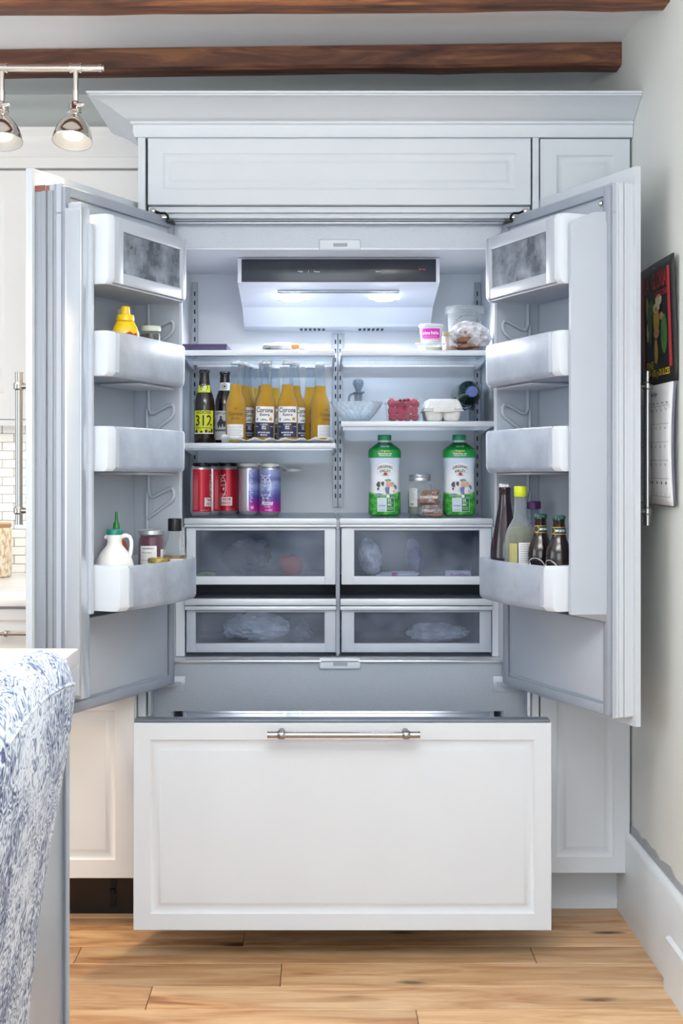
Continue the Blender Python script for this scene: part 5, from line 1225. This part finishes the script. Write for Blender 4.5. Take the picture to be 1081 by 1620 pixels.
# left lidded compartment, right lidded compartment
t = thing('butter_carton', 'pale carton with a pink side behind the left compartment window', 'carton', DL.w(.385, .045, ZB[1][0]+.0065), DL.rz+PI/2)
MB().box(-.04, .04, -.040, .040, 0, .105, .003).obj('carton', mat('pale_pink_carton', (228, 214, 210), .5, var=.1, scale=40), t)
MB().box(-.0412, -.010, -.0408, -.0398, .01, .085).obj('pink_side', mat('pink_print', (206, 84, 96), .5), t, 0)
MB().box(.0395, .041, -.03, .03, .09, .104).obj('yellow_edge', mat('pale_yellow_print', (226, 200, 120), .5), t, 0)
t = thing('sauce_cup', 'little cup with a pink lid behind the right compartment window', 'cup', DR_.w(.235, .06, ZB[1][0]+.0065))
MB().lathe([(0, .001), (.022, 0), (.027, .024), (.0, .025)], 24).obj('cup', M['clearpl'], t); MB().lathe([(.0275, .0235), (.0285, .0245), (.0285, .033), (0, .034)], 28).obj('lid', mgt, t)
t = thing('produce_bag', 'pale crinkled bag behind the right compartment window', 'bag', DR_.w(.33, .02, ZB[1][0]+.0065))
crumple((0, 0, .040), 1, (.05, .05, .038), 55, .16, 3, .0006).obj('wrapper', M['bag'], t, 25)
# ---------------------------------------------------------------- door bins: right bottom
t = thing('wine_bottle', 'tall dark wine bottle with a pale capsule, at the hinge end of the right bin', 'bottle', DR_.w(.168, .096, FL(4)))
WP = [(0, .004), (.030, 0), (.0365, .004), (.038, .012), (.038, .115), (.0365, .138), (.0315, .168), (.0245, .202), (.0185, .235), (.0155, .262), (.0150, .282), (.0158, .284), (.0158, .292)]
MB().lathe(WP, 36).obj('glass', M['purpleglass'], t, 50)
crown(MB(), .0150, .302).obj('cap', mat('pale_silver_cap', (206, 206, 212), .3, .5), t)
lines_(t, M['paper'], [(.006, .042, .02, .142)], onprof(WP, .35, .0008), 'label')
t = thing('wine_bottle', 'clear wine bottle with lime screw cap and white back label', 'bottle', DR_.w(.25, .096, FL(4)))
WC = [(0, .004), (.032, 0), (.0395, .004), (.041, .012), (.041, .150), (.0395, .168), (.034, .186), (.0245, .202), (.0185, .214), (.0160, .228), (.0148, .272)]
mwg = clear('clear_wine_glass', op=.16, edge=.75, rough=.05, var=.04, body=(196, 204, 206)); MB().lathe(WC, 36).obj('glass', mwg, t, 50)
q = [(max(0, r-.0015), z+.001) for r, z in WC if z <= .200]+[(0, .2015)]
MB().lathe(q, 32).obj('wine', clear('pale_straw_wine', tint=(214, 216, 170), body=(160, 164, 120), op=.34, edge=.6, var=.04), t, 50)
lb = lines_(t, M['paper'], [(-.010, .044, .02, .152)], cyl(.041, .0, .0008), 'label'); lines_(lb, M['ink'], [(-.007, .030-.005*(k % 3), .147-.0045*k, .1478-.0045*k) for k in range(11)], cyl(.041, 0, .0015), 'fine_print')
lines_(t, mat('straw_label_back', (176, 170, 110), .5), [(-.036, -.014, .02, .150)], cyl(.041, 0, .0005), 'label_reverse')
MB().lathe([(.0158, .270), (.0165, .271), (.0165, .2945), (.0155, .297), (0, .2975)], 36).obj('screw_cap', mat('lime_cap', (206, 220, 40), .35), t)
t = thing('purple_bottle', 'bottle with a ribbed purple cap standing behind the clear wine bottle', 'bottle', DR_.w(.176, .012, FL(4)))
MB().lathe([(0, .002), (.027, 0), (.029, .004), (.029, .13), (.025, .155), (.018, .18), (.016, .20), (.0155, .236)], 30).obj('glass', M['glass'], t, 50)
MB().lathe([(0, .004), (.027, .004), (.027, .13), (.023, .153), (.0165, .178), (.0145, .198), (0, .199)], 26).obj('juice', mat('purple_juice', (118, 70, 128), .35), t, 50)
MB().lathe([(.0165, .234), (.0185, .235), (.0185, .252), (.017, .2545), (0, .255)], 44, mod=lambda a, z: 1+.02*math.sin(a*24)).obj('cap', mat('purple_cap', (84, 28, 92), .4), t)
ds = mat('dark_green_neck_label', (22, 50, 44), .4)
for i, (u_, w_, lab) in enumerate(((.335, .086, 'dark beer bottle with green cap in the right bin, nearer the wine bottles'), (.423, .086, 'dark beer bottle with green cap in the right bin, nearest the door edge'))):
    if i == 0:
        t = thing('beer_bottle', lab, 'bottle', DR_.w(u_, w_, FL(4)), .15, 'dark beer bottles in the right door bin')
        DB = [(0, .004), (.024, .001), (.0305, 0), (.032, .004), (.032, .118), (.0325, .128), (.0305, .142), (.0240, .158), (.0190, .170), (.0172, .180), (.0145, .212), (.0155, .214), (.0155, .220), (.0140, .222)]
        MB().lathe(DB, 32).obj('glass', M['brownglass'], t, 50)
        crown(MB(), .0150, .227).obj('crown_cap', mat('green_black_cap', (30, 84, 70), .35, var=.1, scale=120), t)
        nb = lines_(t, ds, [(-.024, .026, .181, .198)], onprof(DB, 0, .0008), 'neck_label')
        lines_(nb, M['gold'], [(-.024, .026, .1802, .1816), (-.024, .026, .1972, .1986)], onprof(DB, 0, .0014), 'gold_rule')
        lettering(nb, M['inkw'], [('IMPORTED', .005, .1895, .026, .006)], onprof(DB, 0, .0016))
        mb = MB(); mb.patch(0, 2*PI, .007, .0085, 20, 1, lambda a, r: onprof(DB, 0, .002)(-.017+r*math.cos(a), .19+r*math.sin(a))); mb.obj('gold_ring', M['gold'], nb, 0)
        lb = MB().poly([(.026*math.cos(a), .092+.026*math.sin(a)) for a in [2*PI*k/24 for k in range(24)]], cyl(.0325, -.75, .0008)).obj('label', M['paper'], t, 0)
        MB().patch(0, 2*PI, .0205, .0235, 28, 1, lambda a, r: cyl(.0325, -.75, .0016)(r*math.cos(a), .092+r*math.sin(a))).obj('label_ring', M['ink'], lb, 0)
        p0 = t
    else: dup(p0, DR_.w(u_, w_, FL(4)), -.25, lab)
